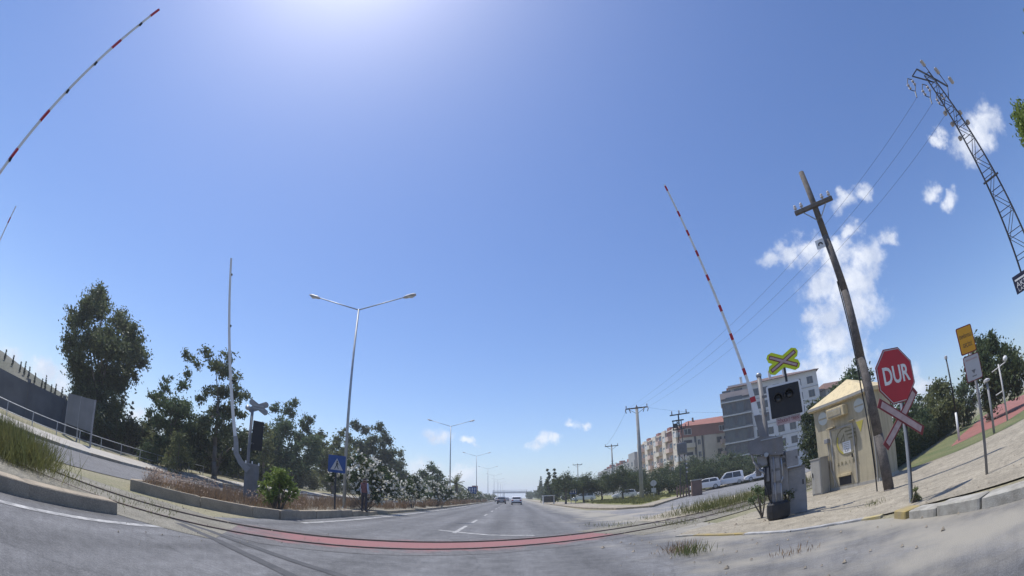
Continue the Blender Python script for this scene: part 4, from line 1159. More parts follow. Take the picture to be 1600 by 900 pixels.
# transformer pole with its gear
b = A(1070, 776, 51); sp_ = Plane(b); zb = zg(b.x, b.y)+.12
tp_ = thing('transformer_pole', (b.x, b.y, zb), sp_.rz, 'dark lattice transformer pole hung with switch gear by the brown kiosk', 'utility pole')
f = lambda p: (sp_(*p)[0], sp_(*p)[1]-zb)
tz = f((1065, 646))[1]
for sx in (-1, 1):
    for sy in (-1, 1): MB().tube((sx*.42, sy*.42, -.2), (sx*.16-.1, sy*.16, tz-1.2), .05, .04, 5).build('leg', M_dkm, tp_)
for k in range(9):
    z0_, z1_ = k*tz/10, (k+1)*tz/10
    w0, w1 = .42-.26*k/9, .42-.26*(k+1)/9; s = 1 if k % 2 else -1
    for y in (-1, 1): MB().tube((-s*w0-.1*k/9, y*w0, z0_), (s*w1-.1*k/9, y*w1, z1_), .025, None, 4).build('lattice_bar', M_dkm, tp_)
MB().tube((-.1, 0, tz-1.4), (-.1, 0, tz), .09, .07, 8).build('mast', M_dkm, tp_)
MB().box(-1.05, 1.15, -.06, .06, tz-.12, tz).build('crossarm', M_dkm, tp_)
for x in (-.8, 0, .8): MB().lathe([(.03, 0), (.09, .1), (.03, .2), (.08, .3), (.02, .42)], 8, (x, 0, tz)).build('insulator', M_brownp, tp_, True)
for z in (tz-.75, tz-1.75): MB().box(-.85, .45, -.25, .25, z, z+.08).build('gear_frame', M_dkm, tp_)
for x in (-.8, -.35, .1): MB().box(x, x+.10, -.25, -.15, tz-1.75, tz-.7).build('fuse_rod', M_dkm, tp_)
MB().box(-.75, -.3, -.3, .1, tz-1.5, tz-1.05).build('switch_box', M_dkm, tp_)
MB().path([(.3, 0, tz-1.5), (.9, 0, tz-1.55), (.95, 0, tz-1.0)], .05, 6).build('surge_arrester', M_brownp, tp_)
MB().path([(.3, 0, tz-1.7), (.55, 0, tz-1.7), (.58, 0, tz-1.2)], .05, 6).build('surge_arrester', M_brownp, tp_)
tr_ = MB().box(-.55, .55, -.4, .4, tz*.50, tz*.50+1.25, bev=.06).build('transformer_tank', M_greym, tp_)
for k in range(7): MB().box(-.5+.16*k, -.46+.16*k, -.48, -.4, tz*.5+.15, tz*.5+1.1).build('cooling_fin', M_greym, tr_)
for k in range(5): MB().lathe([(.05, 0), (.12, .08), (.05, .2)], 8, (.38, -.3, tz*.5-.3-.45*k)).build('insulator', M_porc, tp_, True)
# kiosk next to it
M_kiosk = mat('brown_kiosk_paint', (.20, .125, .095), (.15, .10, .08), rough=.85, scale=2)
b = A(1089, 776, 47); zb = zg(b.x, b.y)+.11
kk = thing('transformer_kiosk', (b.x, b.y, zb), -math.atan2(b.x, b.y)+.15, 'brown transformer kiosk with flat cap by the side road', 'kiosk')
MB().box(-.5, .5, -.4, .4, -.1, 1.42).build('body', M_kiosk, kk)
MB().box(-.55, .55, -.46, .46, 1.42, 1.54).build('cap', M_cab, kk)
for s in (-1, 1): MB().box(.02 if s > 0 else -.44, .44 if s > 0 else -.02, -.42, -.402, .1, 1.3).build('door', M_kiosk, kk)
for k in range(5):
    x = -.75-.3*k
    q = MB().box(x-.07, x+.07, -.06, .06, -.1, 1.05+.12*(k % 2)); o = q.build('fence_stake', M_kiosk, kk)

# ------------------------------------------------------------------ overhead wires
def wire(a, b, sag, r, label, n=14):
    a, b = Vector(a), Vector(b)
    pts = [a.lerp(b, k/n)-Vector((0, 0, 4*sag*(k/n)*(1-k/n))) for k in range(n+1)]
    o = MB().path([p-a for p in pts], r, 4).build('overhead_wire', M_dkm); o.location = a
    return tag(o, label, 'wire', 'overhead wires')
lm = Matrix.Translation((T0.x, T0.y, .01)) @ Matrix.Rotation(Plane(T0).rz, 4, 'Z')
pm = Matrix.Translation(p8.location) @ Matrix.Rotation(p8.rotation_euler.z, 4, 'Z')
for k, x in enumerate((-1.25, -.1, 1.25)):
    wire(lm @ Vector(WIRE_END[k]), pm @ Vector((x, -.3, z8-p8.location.z-.3)), .55, .006, 'thin power line from the lattice pylon to the concrete line pole')
pm9 = Matrix.Translation(p9.location) @ Matrix.Rotation(p9.rotation_euler.z, 4, 'Z')
wire(pm @ Vector((-1.2, .2, z8-p8.location.z-.2)), pm9 @ Vector((-1.1, 0, z9-p9.location.z-.1)), .4, .012, 'thin power line between the two line poles')
for s in (-1, 1): wire(pm @ Vector((s*1.2, .1, z8-p8.location.z-.2)), Vector((26+s, 51, 9.2)), .3, .009, 'thin tap line from concrete pole towards transformer pole') if s > 0 else None

# ------------------------------------------------------------------ apartment buildings
WM = {}
def window(root, x, y, z, w, h, fm, rail=False):
    """Frame proud of the wall with a glass pane set in it; alike windows share their meshes."""
    key = (round(w, 2), round(h, 2), fm.name)
    if key not in WM:
        t = .09
        q = MB().box(-w/2, w/2, -.06, 0, -h/2, -h/2+t).box(-w/2, w/2, -.06, 0, h/2-t, h/2).box(-w/2, -w/2+t, -.06, 0, -h/2+t, h/2-t).box(w/2-t, w/2, -.06, 0, -h/2+t, h/2-t).box(-.04, .04, -.05, 0, -h/2+t, h/2-t)
        a = q.build('window', fm); g = MB().box(-w/2+t, w/2-t, -.02, -.004, -h/2+t, h/2-t).build('pane', M_glass)
        WM[key] = (a.data, g.data); bpy.data.objects.remove(a); bpy.data.objects.remove(g)
    a = bpy.data.objects.new('window', WM[key][0]); g = bpy.data.objects.new('pane', WM[key][1])
    C.objects.link(a); C.objects.link(g); g.parent = a; a.parent = root; a.location = (x, y, z)
def balcony(root, x, y, z, w, m, d=1.15, hh=1.0):
    key = ('b', round(w, 2), m.name, hh)
    if key not in WM:
        q = MB().box(-w/2, w/2, -d, 0, -.15, 0).box(-w/2, w/2, -d, -d+.1, 0, hh).box(-w/2, -w/2+.1, -d+.1, 0, 0, hh).box(w/2-.1, w/2, -d+.1, 0, 0, hh)
        a = q.build('balcony', m); WM[key] = a.data; bpy.data.objects.remove(a)
    a = bpy.data.objects.new('balcony', WM[key]); C.objects.link(a); a.parent = root; a.location = (x, y, z)

# long pink block whose balconied front runs beside the street
pk = thing('apartment_block', (40.0, 108.0, .5), -math.pi/2, 'long pink and cream apartment block with stepped balconies', 'building')
FL = 3.05; NF = 5
cols = [-3.2-4.4*k for k in range(9)]
MB().box(-41, 0, 0, 13, -1, 15.4).build('wall', M_pink, pk)
for i, x in enumerate(cols):
    if i % 2 == 0: MB().box(x-1.5, x+1.5, -.55, -.003, -1, 15.7+.25*(i % 3)).build('bay', M_cream, pk)
    for k in range(NF):
        z = 1.9+FL*k
        if i % 2 == 0:
            window(pk, x, -.56, z, 1.5, 1.45, M_bwhite); balcony(pk, x+2.3, -.003, z-1.05, 2.0, M_cream if k % 2 else M_bwhite)
        else:
            window(pk, x, -.004, z, 1.9, 2.1, M_bdark); balcony(pk, x, -.01, z-1.10, 2.6 if k % 2 else 2.2, M_pink if (i+k) % 3 else M_cream)
MB().box(-41.2, .2, -.25, 13.2, 15.4, 15.65).build('parapet', M_cream, pk)
for k in range(7): MB().box(-39+5.2*k, -36.6+5.2*k, 1, 6, 15.65, 16.6+.4*(k % 2)).build('roof_room', M_brick if k % 2 else M_cream, pk)
for k in range(8):
    x = -38+4.9*k; MB().tube((x, 1.6, 16.2), (x+1.1, 1.6, 16.2), .28, None, 8).build('water_tank', M_midm, pk)
# its end block, cream with a red top storey
en = thing('apartment_block', (40.2, 107.6, .5), 0, 'cream apartment end block with dark red top storey', 'building')
MB().box(0, 13, 0, 14, -1, 12.6).build('wall', M_cream, en)
MB().box(-.25, 13.2, -.3, 14.2, 12.6, 15.3).build('top_storey', M_brick, en)
MB().add([(-.6, -.7, 15.3), (13.6, -.7, 15.3), (13.6, 14.4, 15.3), (-.6, 14.4, 15.3), (3, 3, 17.0), (13.2, 3, 17.4), (13.2, 10, 17.4), (3, 10, 17.0)], [(3,2,1,0),(0,1,5,4),(1,2,6,5),(2,3,7,6),(3,0,4,7),(4,5,6,7)]).build('roof', M_brick, en)
MB().box(3.9, 4.25, 1.8, 2.2, 16.2, 17.6).build('chimney', M_bdark, en)
for x in (3.2, 5.2): MB().box(x, x+.55, -.08, -.003, -.5, 12.58).build('dark_pilaster', M_bdark, en)
MB().box(5.9, 9.0, -.5, -.003, -.5, 12.55).build('bay', M_cream, en)
for k in range(4):
    z = 1.9+FL*k
    window(en, 1.5, -.004, z, 2.2, 1.6, M_bdark); window(en, 10.1, -.004, z, 1.3, 1.5, M_bdark); window(en, 12.1, -.004, z, 1.2, 1.5, M_bdark); window(en, 4.45, -.09, z, .9, 1.4, M_bwhite)
    balcony(en, 1.5, -.012, z-1.1, 2.9, M_cream); balcony(en, 11.6, -.012, z-1.1, 2.6, M_pink)
window(en, 1.5, -.305, 13.9, 2.0, 1.5, M_bwhite); window(en, 11.0, -.305, 13.9, 1.6, 1.4, M_bwhite)

M_brn = mat('brown_roof', (.17, .10, .08), (.13, .08, .065), rough=.9, scale=1)
# dark and white apartment house
dk = thing('apartment_block', (46.2, 95.6, .6), -.45, 'tall white apartment house with dark banded balcony wing', 'building')
MB().box(0, 6.6, -.8, 12, -1, 18.6).build('dark_wing', M_bdark, dk)
MB().box(-.2, 6.7, -1.0, 12.2, 18.6, 19.9).build('wing_parapet', M_pink, dk)
FH = 3.1
for k in range(6):
    z = 2.2+FH*k
    MB().box(-.25, 6.62, -1.35, -.803, z-.12, z+.14).build('slab_band', M_bwhite, dk)
    MB().box(-.05, 6.5, -1.2, -.81, z+.30, z+.36).build('guard_rail', M_galv, dk)
    MB().box(1.0, 4.9, -1.32, -1.26, z+.18, z+1.0).build('glass_guard', M_glass, dk)
    for x in (1.4, 4.2): window(dk, x, -.805, z+1.65, 2.0, 2.1, M_bdark)
MB().box(6.7, 23.5, -.2, 12, -1, 21.2).build('wall', M_bwhite, dk)
for k in range(6):
    z = 2.9+FH*k
    for x in (8.2, 10.6, 13.2, 16.0, 18.6, 21.6):
        window(dk, x, -.205, z+.5, 1.5, 1.6, M_bdark)
    MB().box(6.72, 23.52, -.32, -.203, z-1.1, z-.95).build('string_course', M_bgrey, dk)
MB().add([(-.5+2, -1.0, 20.9), (24.2, -1.0, 20.9), (24.2, 12.6, 20.9), (1.5, 12.6, 20.9), (9, 5, 22.6), (17, 5, 22.6), (17, 7, 22.6), (9, 7, 22.6)], [(3,2,1,0),(0,1,5,4),(1,2,6,5),(2,3,7,6),(3,0,4,7),(4,5,6,7)]).build('roof', M_brn, dk)
for x in (5.0, 12.0, 15.5): MB().box(x, x+.6, 1.5, 2.1, 21.0, 23.4).build('chimney', M_bwhite, dk)
gb = thing('attic_wall', (0, 0, 0)); bpy.data.objects.remove(gb)
MB().box(1.9, 6.69, .2, 11, 19.9, 21.6).build('attic', M_bwhite, dk)
# brown roofed house further along
bh_ = thing('apartment_block', (71.5, 88.0, .6), -.1, 'grey apartment house with brown hipped roof behind the trees', 'building')
MB().box(0, 12, 0, 11, -1, 16.5).build('wall', M_bgrey, bh_)
M_brn = mat('brown_roof', (.17, .10, .08), (.13, .08, .065), rough=.9, scale=1)
MB().add([(-.8, -.8, 16.5), (12.8, -.8, 16.5), (12.8, 11.8, 16.5), (-.8, 11.8, 16.5), (3, 5, 18.9), (9, 5, 18.9)], [(3,2,1,0),(0,1,5,4),(1,2,5),(2,3,4,5),(3,0,4)]).build('roof', M_brn, bh_)
for k in range(5):
    for x in (1.6, 4.6, 7.6, 10.4): window(bh_, x, -.004, 2.4+3.1*k, 1.5, 1.7, M_bdark)
    balcony(bh_, 6.1, -.006, 1.2+3.1*k, 3.2, M_bwhite)
# lower grey block beyond the pink one
lw = thing('apartment_block', (40.5, 157.0, .5), -math.pi/2, 'lower grey apartment block past the pink one', 'building')
MB().box(-72, 0, 0, 14, -1, 11.8).build('wall', M_bgrey, lw)
MB().box(-9, 0, .3, 14, 11.8, 14.6).build('stair_tower', M_bgrey, lw)
for k in range(9): MB().box(-66+6.8*k, -63.6+6.8*k, 2, 4, 11.8, 13.0+.5*(k % 3)).build('roof_room', M_brick if k % 3 else M_bdark, lw)
for i in range(14):
    for k in range(4): window(lw, -3-5*i, -.004, 1.8+2.9*k, 1.6, 1.5, M_bdark)

# ------------------------------------------------------------------ vehicles
def make_car(name, paint, label, L=4.1, W=1.74, Ht=1.48, van=False, group=None):
    """Rear bumper at local y = 0, nose at y = L."""
    t = thing(name, (0, 0, 0), 0, label, 'car', group)
    sill, belt = .24, .90
    low = [(.05, .32), (.0, .55), (.04, .88), (.10, .95), (L*.70, .97), (L*.92, .80), (L-.03, .66), (L, .42), (L-.10, .26), (.15, .24)]
    roof = [(.12, .95), (.34, Ht*.93), (.75, Ht), (L*.46, Ht), (L*.56, Ht*.95), (L*.74, .96)] if not van else [(.10, .95), (.16, Ht*.95), (.4, Ht), (L*.52, Ht), (L*.60, Ht*.93), (L*.76, .97)]
    bm = bmesh.new()
    def loft(poly, ws):
        n = len(poly); rings = []
        for x, sc in ws: rings.append([bm.verts.new((x*(1 if isinstance(sc, (int, float)) else 1), y, z)) for y, z in [(p[0]*1.0, p[1]) for p in poly]])
        for i in range(len(rings)-1):
            for k in range(n): bm.faces.new((rings[i][k], rings[i][(k+1) % n], rings[i+1][(k+1) % n], rings[i+1][k]))
        bm.faces.new(rings[0][::-1]); bm.faces.new(rings[-1])
    loft(low, [(-W/2, 1), (W/2, 1)])
    ins = .13
    rp = roof; n = len(rp)
    a = [bm.verts.new((-W/2+.02+ins*(z-.95)/(Ht-.95), y, z)) for y, z in rp]; b = [bm.verts.new((W/2-.02-ins*(z-.95)/(Ht-.95), y, z)) for y, z in rp]
    for k in range(n): bm.faces.new((a[k], a[(k+1) % n], b[(k+1) % n], b[k]))
    bm.faces.new(a[::-1]); bm.faces.new(b)
    bmesh.ops.recalc_face_normals(bm, faces=bm.faces)
    bmesh.ops.bevel(bm, geom=[e for e in bm.edges if e.calc_face_angle(0) > .35], offset=.045, segments=2, affect='EDGES', profile=.6)
    me = bpy.data.meshes.new('body'); bm.to_mesh(me); bm.free(); me.materials.append(paint); me.shade_smooth()
    o = bpy.data.objects.new('body', me); C.objects.link(o); o.parent = t
    xw = lambda z, g=.012: W/2-.02-ins*(z-.95)/(Ht-.95)+g
    def glass(nm, pts): MB().add(pts, [tuple(range(len(pts)))]).build(nm, M_glass, t)
    for s in (-1, 1):
        z0, z1 = 1.0, Ht-.10
        yb0, yb1, yt0, yt1 = .42, L*.70, .55, L*.55
        ym = L*.36
        for ya, yb, yc, yd in ((yb0, ym-.04, ym-.04, yt0), (ym+.04, yb1-.04, yt1-.02, ym+.04)):
            glass('side_window', [(s*xw(z0), ya, z0), (s*xw(z0), yb, z0), (s*xw(z1), yc, z1), (s*xw(z1), yd, z1)])
    r0, r1 = roof[0], roof[1]
    glass('rear_window', [(-W/2+.18, r0[0]+(r1[0]-r0[0])*.2-.02, 1.0), (W/2-.18, r0[0]+(r1[0]-r0[0])*.2-.02, 1.0), (W/2-.26, r1[0]-.035, r1[1]-.05), (-W/2+.26, r1[0]-.035, r1[1]-.05)])
    f0, f1 = roof[-1], roof[-2]
    glass('windscreen', [(-W/2+.12, f0[0]-.03+.012, 1.0), (W/2-.12, f0[0]-.03+.012, 1.0), (W/2-.22, f1[0]+.05, f1[1]-.03), (-W/2+.22, f1[0]+.05, f1[1]-.03)])
    for s in (-1, 1):
        MB().box(s*(W/2-.22)-.12, s*(W/2-.22)+.12, -.02, .06, .68, .90, bev=.02).build('tail_light', M_lampr, t)
        MB().box(s*(W/2-.28)-.17, s*(W/2-.28)+.17, L-.18, L-.02, .60, .74, bev=.02).build('headlight', M_signw, t)
        MB().box(s*(W/2+.08)-.06, s*(W/2+.08)+.06, L*.66, L*.66+.12, .98, 1.10, bev=.02).build('mirror', paint, t)
        for y in (.72, L-.78):
            wh = thing('wheel', (s*(W/2-.10), y, .31), 0); wh.parent = t
            MB().lathe([(.22, -.10), (.30, -.10), (.315, -.05), (.315, .05), (.30, .10), (.22, .10)], 18, (0, 0, 0), 'x').build('tyre', M_tyre, wh, True)
            MB().lathe([(.0, -.112), (.10, -.116), (.215, -.104), (.215, .104), (.10, .116), (.0, .112)], 14, (0, 0, 0), 'x').build('rim', M_rim, wh)
    MB().box(-W/2+.06, W/2-.06, -.045, .06, .30, .50, bev=.03).build('rear_bumper', M_black, t)
    MB().box(-.26, .26, -.06, -.046, .52, .63).build('number_plate', M_white, t)
    return t
def put(c, x, y, rz, z=None):
    c.location = (x, y, zg(x, y) if z is None else z); c.rotation_euler = (0, 0, rz)
w_car = make_car('hatchback_car', M_carw, 'white hatchback driving away in the open lane', van=False)
put(w_car, .35, 78, 0)
g_car = make_car('hatchback_car', M_carg, 'grey hatchback driving away close to the median', L=4.3)
put(g_car, -2.5, 92, 0)
s_car = make_car('hatchback_car', M_card, 'silver car far ahead near the footbridge', L=4.3); put(s_car, -2.7, 165, 0)
for x, y, lb in ((.9, 210, 'pale car far ahead just before the footbridge'), (-4.9, 140, 'pale car ahead hugging the median')):
    c = copy_tree(w_car); c['label'] = lb; put(c, x, y, 0)
GP = 'cars parked along the side street'
pk1 = make_car('parked_car', M_carw, 'white hatchback parked nearest the brown kiosk', L=4.1, group=GP)
b = A(1110, 766, 60); put(pk1, b.x+1.7, b.y+.6, math.radians(72), zg(b.x, b.y)+.12)
pk2 = make_car('parked_car', M_carw, 'tall white van-bodied car parked behind the white hatchback', L=4.4, Ht=1.80, van=True, group=GP)
b = A(1147, 758, 62); put(pk2, b.x+1.9, b.y+.8, math.radians(72), zg(b.x, b.y)+.12)
b = A(1190, 748, 62); c = copy_tree(pk1); c['label'] = 'white parked car half hidden by the barrier machine'; put(c, b.x+1.9, b.y, math.radians(72), zg(b.x, b.y)+.12)
for (px, py, D, rz, lb, src) in ((916, 783, 88, 80, 'white car parked under the pines near the blue lane board', pk2), (978, 780, 80, 85, 'white car parked between two line poles', pk1), (1017, 777, 84, 82, 'white car parked behind the round sign', pk1)):
    b = A(px, py, D); c = copy_tree(src); c['label'] = lb; put(c, b.x+1.8, b.y, math.radians(rz), zg(b.x, b.y)+.12)

# ------------------------------------------------------------------ far road furniture
fb = thing('footbridge', (-1.0, 400, 0), 0, 'footbridge with pale parapet crossing the road far ahead', 'footbridge')
MB().box(-17, 12, -1.4, 1.4, 5.3, 5.8).build('deck', M_bgrey, fb)
for y in (-1.45, 1.35): MB().box(-17, 12, y, y+.1, 5.8, 7.0).build('parapet', M_bwhite, fb)
MB().box(-17, 12, -1.7, 1.7, 7.9, 8.1).build('canopy', M_bdark, fb)
for x in (-16.5, -7.6, 11.2):
    MB().box(x-.35, x+.35, -.6, .6, -.2, 5.3).build('pier', M_bgrey, fb)
    for y in (-1.4, 1.3): MB().box(x-.06, x+.06, y, y+.1, 7.0, 7.9).build('canopy_post', M_bdark, fb)


def lane_board(px, py, D, wpx, label, z0):
    b = A(px, py+18, D); t = thing('lane_sign', (b.x, b.y, z0), 0, label, 'traffic sign')
    s = pxm(px, py, D); w = wpx*s/2; zc = A(px, py, D).z-z0
    for x in (-w*.6, w*.6): MB().tube((x, .05, -.2), (x, .05, zc+w*.6), .045, None, 8).build('post', M_galv, t)
    MB().box(-w, w, -.02, .0, zc-w*.9, zc+w*.9).build('panel', M_blue, t)
    for x in (-.6, 0, .6): MB().prism([(x*w-.05, zc-w*.6), (x*w+.05, zc-w*.6), (x*w+.05, zc+w*.2), (x*w+.16, zc+w*.2), (x*w, zc+w*.7), (x*w-.16, zc+w*.2), (x*w-.05, zc+w*.2)], -.03, -.022).build('arrow', M_white, t)
    return t
b = A(896, 767, 66); lane_board(896, 767, 66, 12, 'blue lane board with three white arrows before the round pines', zg(b.x, b.y)+.12)
lane_board(738, 766, 96, 13, 'blue lane board with white arrows on the median', .15)
b = A(752, 758, 150)
ad_ = thing('billboard', (b.x-2, b.y, 0), 0, 'small dark red billboard on a post past the median', 'billboard')
MB().tube((0, 0, -.2), (0, 0, 3.5), .12, None, 8).build('post', M_dkm, ad_)
MB().box(-.9, .9, -.1, .1, 3.4, 5.2).build('panel', M_bord, ad_)
MB().box(-.7, .7, -.13, -.101, 3.9, 4.5).build('pale_band', M_signw, ad_)
b = A(856, 784, 72); bs = thing('bus_shelter', (b.x, b.y, zg(b.x, b.y)+.12), 0, 'small white framed bus shelter at the roadside', 'shelter')
for x in (-.7, .9): MB().box(x-.05, x+.05, -.6, .6, 0, 1.25).build('side_frame', M_white, bs)
MB().box(-.85, 1.05, -.7, .8, 1.25, 1.36).build('roof', M_white, bs)
MB().box(-.64, .84, .55, .58, .25, 1.2).build('back_pane', M_glass, bs)
MB().box(-.5, .7, .15, .5, .38, .44).build('bench', M_greym, bs)
b = A(1022, 778, 57); rd = thing('round_sign', (b.x, b.y, zg(b.x, b.y)+.12), -math.atan2(b.x, b.y), 'back of a round road sign over a small plate by the line pole', 'traffic sign')
MB().tube((0, .02, -.2), (0, .02, 2.2), .035, None, 8).build('post', M_galv, rd)
MB().lathe([(.0, 0), (.38, 0), (.38, .02)], 20, (0, 0, 1.85), 'y').build('disc', M_signw, rd)
MB().box(-.28, .28, -.01, .01, .75, 1.25).build('plate', M_signw, rd)

# pedestrian crossing sign on the median
b = A(523, 793, 20.3); pd = thing('pedestrian_sign', (b.x, b.y, .15), -math.atan2(b.x, b.y), 'blue square pedestrian crossing sign on dark post before the oleanders', 'traffic sign')
zc = A(526, 725, 20.3).z-.15
MB().tube((0, .03, -.2), (0, .03, zc+.2), .04, None, 8).build('post', M_dkm, pd)
MB().prism(rrect(.38, .38, .03), -.02, .0).build('blue_plate', M_blue, pd).location = (.03, 0, zc)
tri = MB().prism([(-.27, -.26), (.27, -.26), (0, .25)], -.026, -.021).build('white_triangle', M_signw, pd); tri.location = (.03, 0, zc)
fg = MB()
fg.lathe([(.0, -.032), (.035, -.032), (.035, -.027)], 10, (.01, 0, .115), 'y')
fg.prism([(-.03, .07), (.045, .07), (.035, -.07), (-.03, -.07)], -.031, -.027).prism([(-.03, -.06), (.01, -.06), (-.075, -.22), (-.11, -.22)], -.0305, -.027).prism([(0, -.06), (.035, -.06), (.09, -.22), (.05, -.22)], -.0305, -.027).prism([(.03, .06), (.045, .03), (.12, -.04), (.10, -.06)], -.0305, -.027)
fg.build('walking_figure', M_dkm, tri)

# billboard frame, fence and wall across the opposite carriageway
p0, p1 = A(101, 672, 34), A(141, 693, 31)
bd = thing('panel_hoarding', (p0.x, p0.y, .5), math.atan2(p1.y-p0.y, p1.x-p0.x), 'blank grey hoarding of two panels on thin posts by the big tree', 'hoarding')
Lb = (Vector((p1.x, p1.y))-Vector((p0.x, p0.y))).length
zt = A(104, 612, 34).z-.5
for x in (0, Lb*.5, Lb): MB().box(x-.05, x+.05, -.04, .06, -.2, zt).build('post', M_midm, bd)
M_hoard = mat('weathered_grey_panel', (.21, .21, .215), (.17, .17, .175), rough=.8, scale=.9, detail=7, speck=.06)
for k in range(2): MB().box(Lb*.5*k+.06, Lb*.5*(k+1)-.06, -.03, .03, .75, zt-.02).build('panel', M_hoard, bd)
wl = thing('boundary_wall', (-33.5, 6, .5), math.pi/2, 'dark slate boundary wall under the hillside', 'wall')
for k in range(16):
    MB().box(4*k, 4*k+3.85, -.12, .12, -.5, 2.5+.08*(k % 2)).build('wall_panel', M_wallg, wl)
    MB().box(4*k+3.85, 4*k+4.0, -.18, .18, -.5, 2.8).build('pillar', M_wallg, wl)
fe = thing('railing', (-24.9, 2, .12), math.pi/2, 'grey metal railing along the far footway', 'railing')
for k in range(16): MB().tube((2.0*k, 0, -.1), (2.0*k, 0, 1.05), .03, None, 6).build('post', M_galv, fe)
for z in (.5, 1.02): MB().tube((0, 0, z), (30, 0, z), .025, None, 6).build('rail', M_galv, fe)

# park: dark lamp post, low fence, exercise post
b = A(1497, 673, 24); bp = thing('park_lamp', (b.x, b.y, .01), 0, 'black park lamp post with white painted foot beside the hedge', 'lamp post')
zt = A(1479, 556, 24).z
MB().tube((0, 0, -.1), (0, 0, 1.35), .07, .06, 10).build('white_foot', M_white, bp, True)
MB().tube((0, 0, 1.35), (0, 0, zt-.15), .05, .04, 10).build('pole', M_black, bp, True)
MB().lathe([(.05, 0), (.09, .03), (.09, .14), (.0, .18)], 10, (0, 0, zt-.15)).build('lantern', M_signw, bp)
b = A(1573, 648, 24); ep = thing('park_lamp', (b.x, b.y, .01), -math.atan2(b.x, b.y), 'white park lamp post with crossarms and globe before the dark tree', 'lamp post')
f_ = Plane(b)
h1, h2 = f_(1562, 572), f_(1570, 610)
MB().tube((0, 0, -.1), (0, 0, h1[1]+.1), .05, .045, 8).build('pole', M_signw, ep, True)
MB().tube((-.45, 0, h1[1]-.12), (.45, 0, h1[1]+.05), .03, None, 6).build('crossarm', M_signw, ep)
MB().tube((-.45, 0, h2[1]-.05), (.05, 0, h2[1]+.02), .03, None, 6).build('crossarm', M_signw, ep)
MB().lathe([(.0, -.14), (.10, -.10), (.14, 0), (.10, .10), (.0, .14)], 12, (.45, 0, h1[1]+.2)).build('globe', M_white, ep, True)
b = A(1552, 665, 19); sp2 = thing('bollard_post', (b.x, b.y, .01), 0, 'slim grey post standing on the red park path', 'post')
MB().tube((0, 0, -.1), (0, 0, 1.9), .06, .05, 8).build('shaft', M_midm, sp2, True)
MB().lathe([(.05, 0), (.16, .03), (.16, .10), (.0, .16)], 10, (0, 0, 1.9)).build('cap', M_signw, sp2)
b0 = A(1432, 675, 21); wf = thing('white_fence', (16.2, 14.4, .01), math.atan2(5.2, 9.4), 'low white rail fence behind the clipped hedge', 'fence')
for k in range(7): MB().box(1.8*k-.04, 1.8*k+.04, .95, 1.05, -.1, 1.28).build('post', M_white, wf)
for z in (.75, 1.15): MB().box(0, 10.8, .88, .945, z, z+.10).build('rail', M_white, wf)

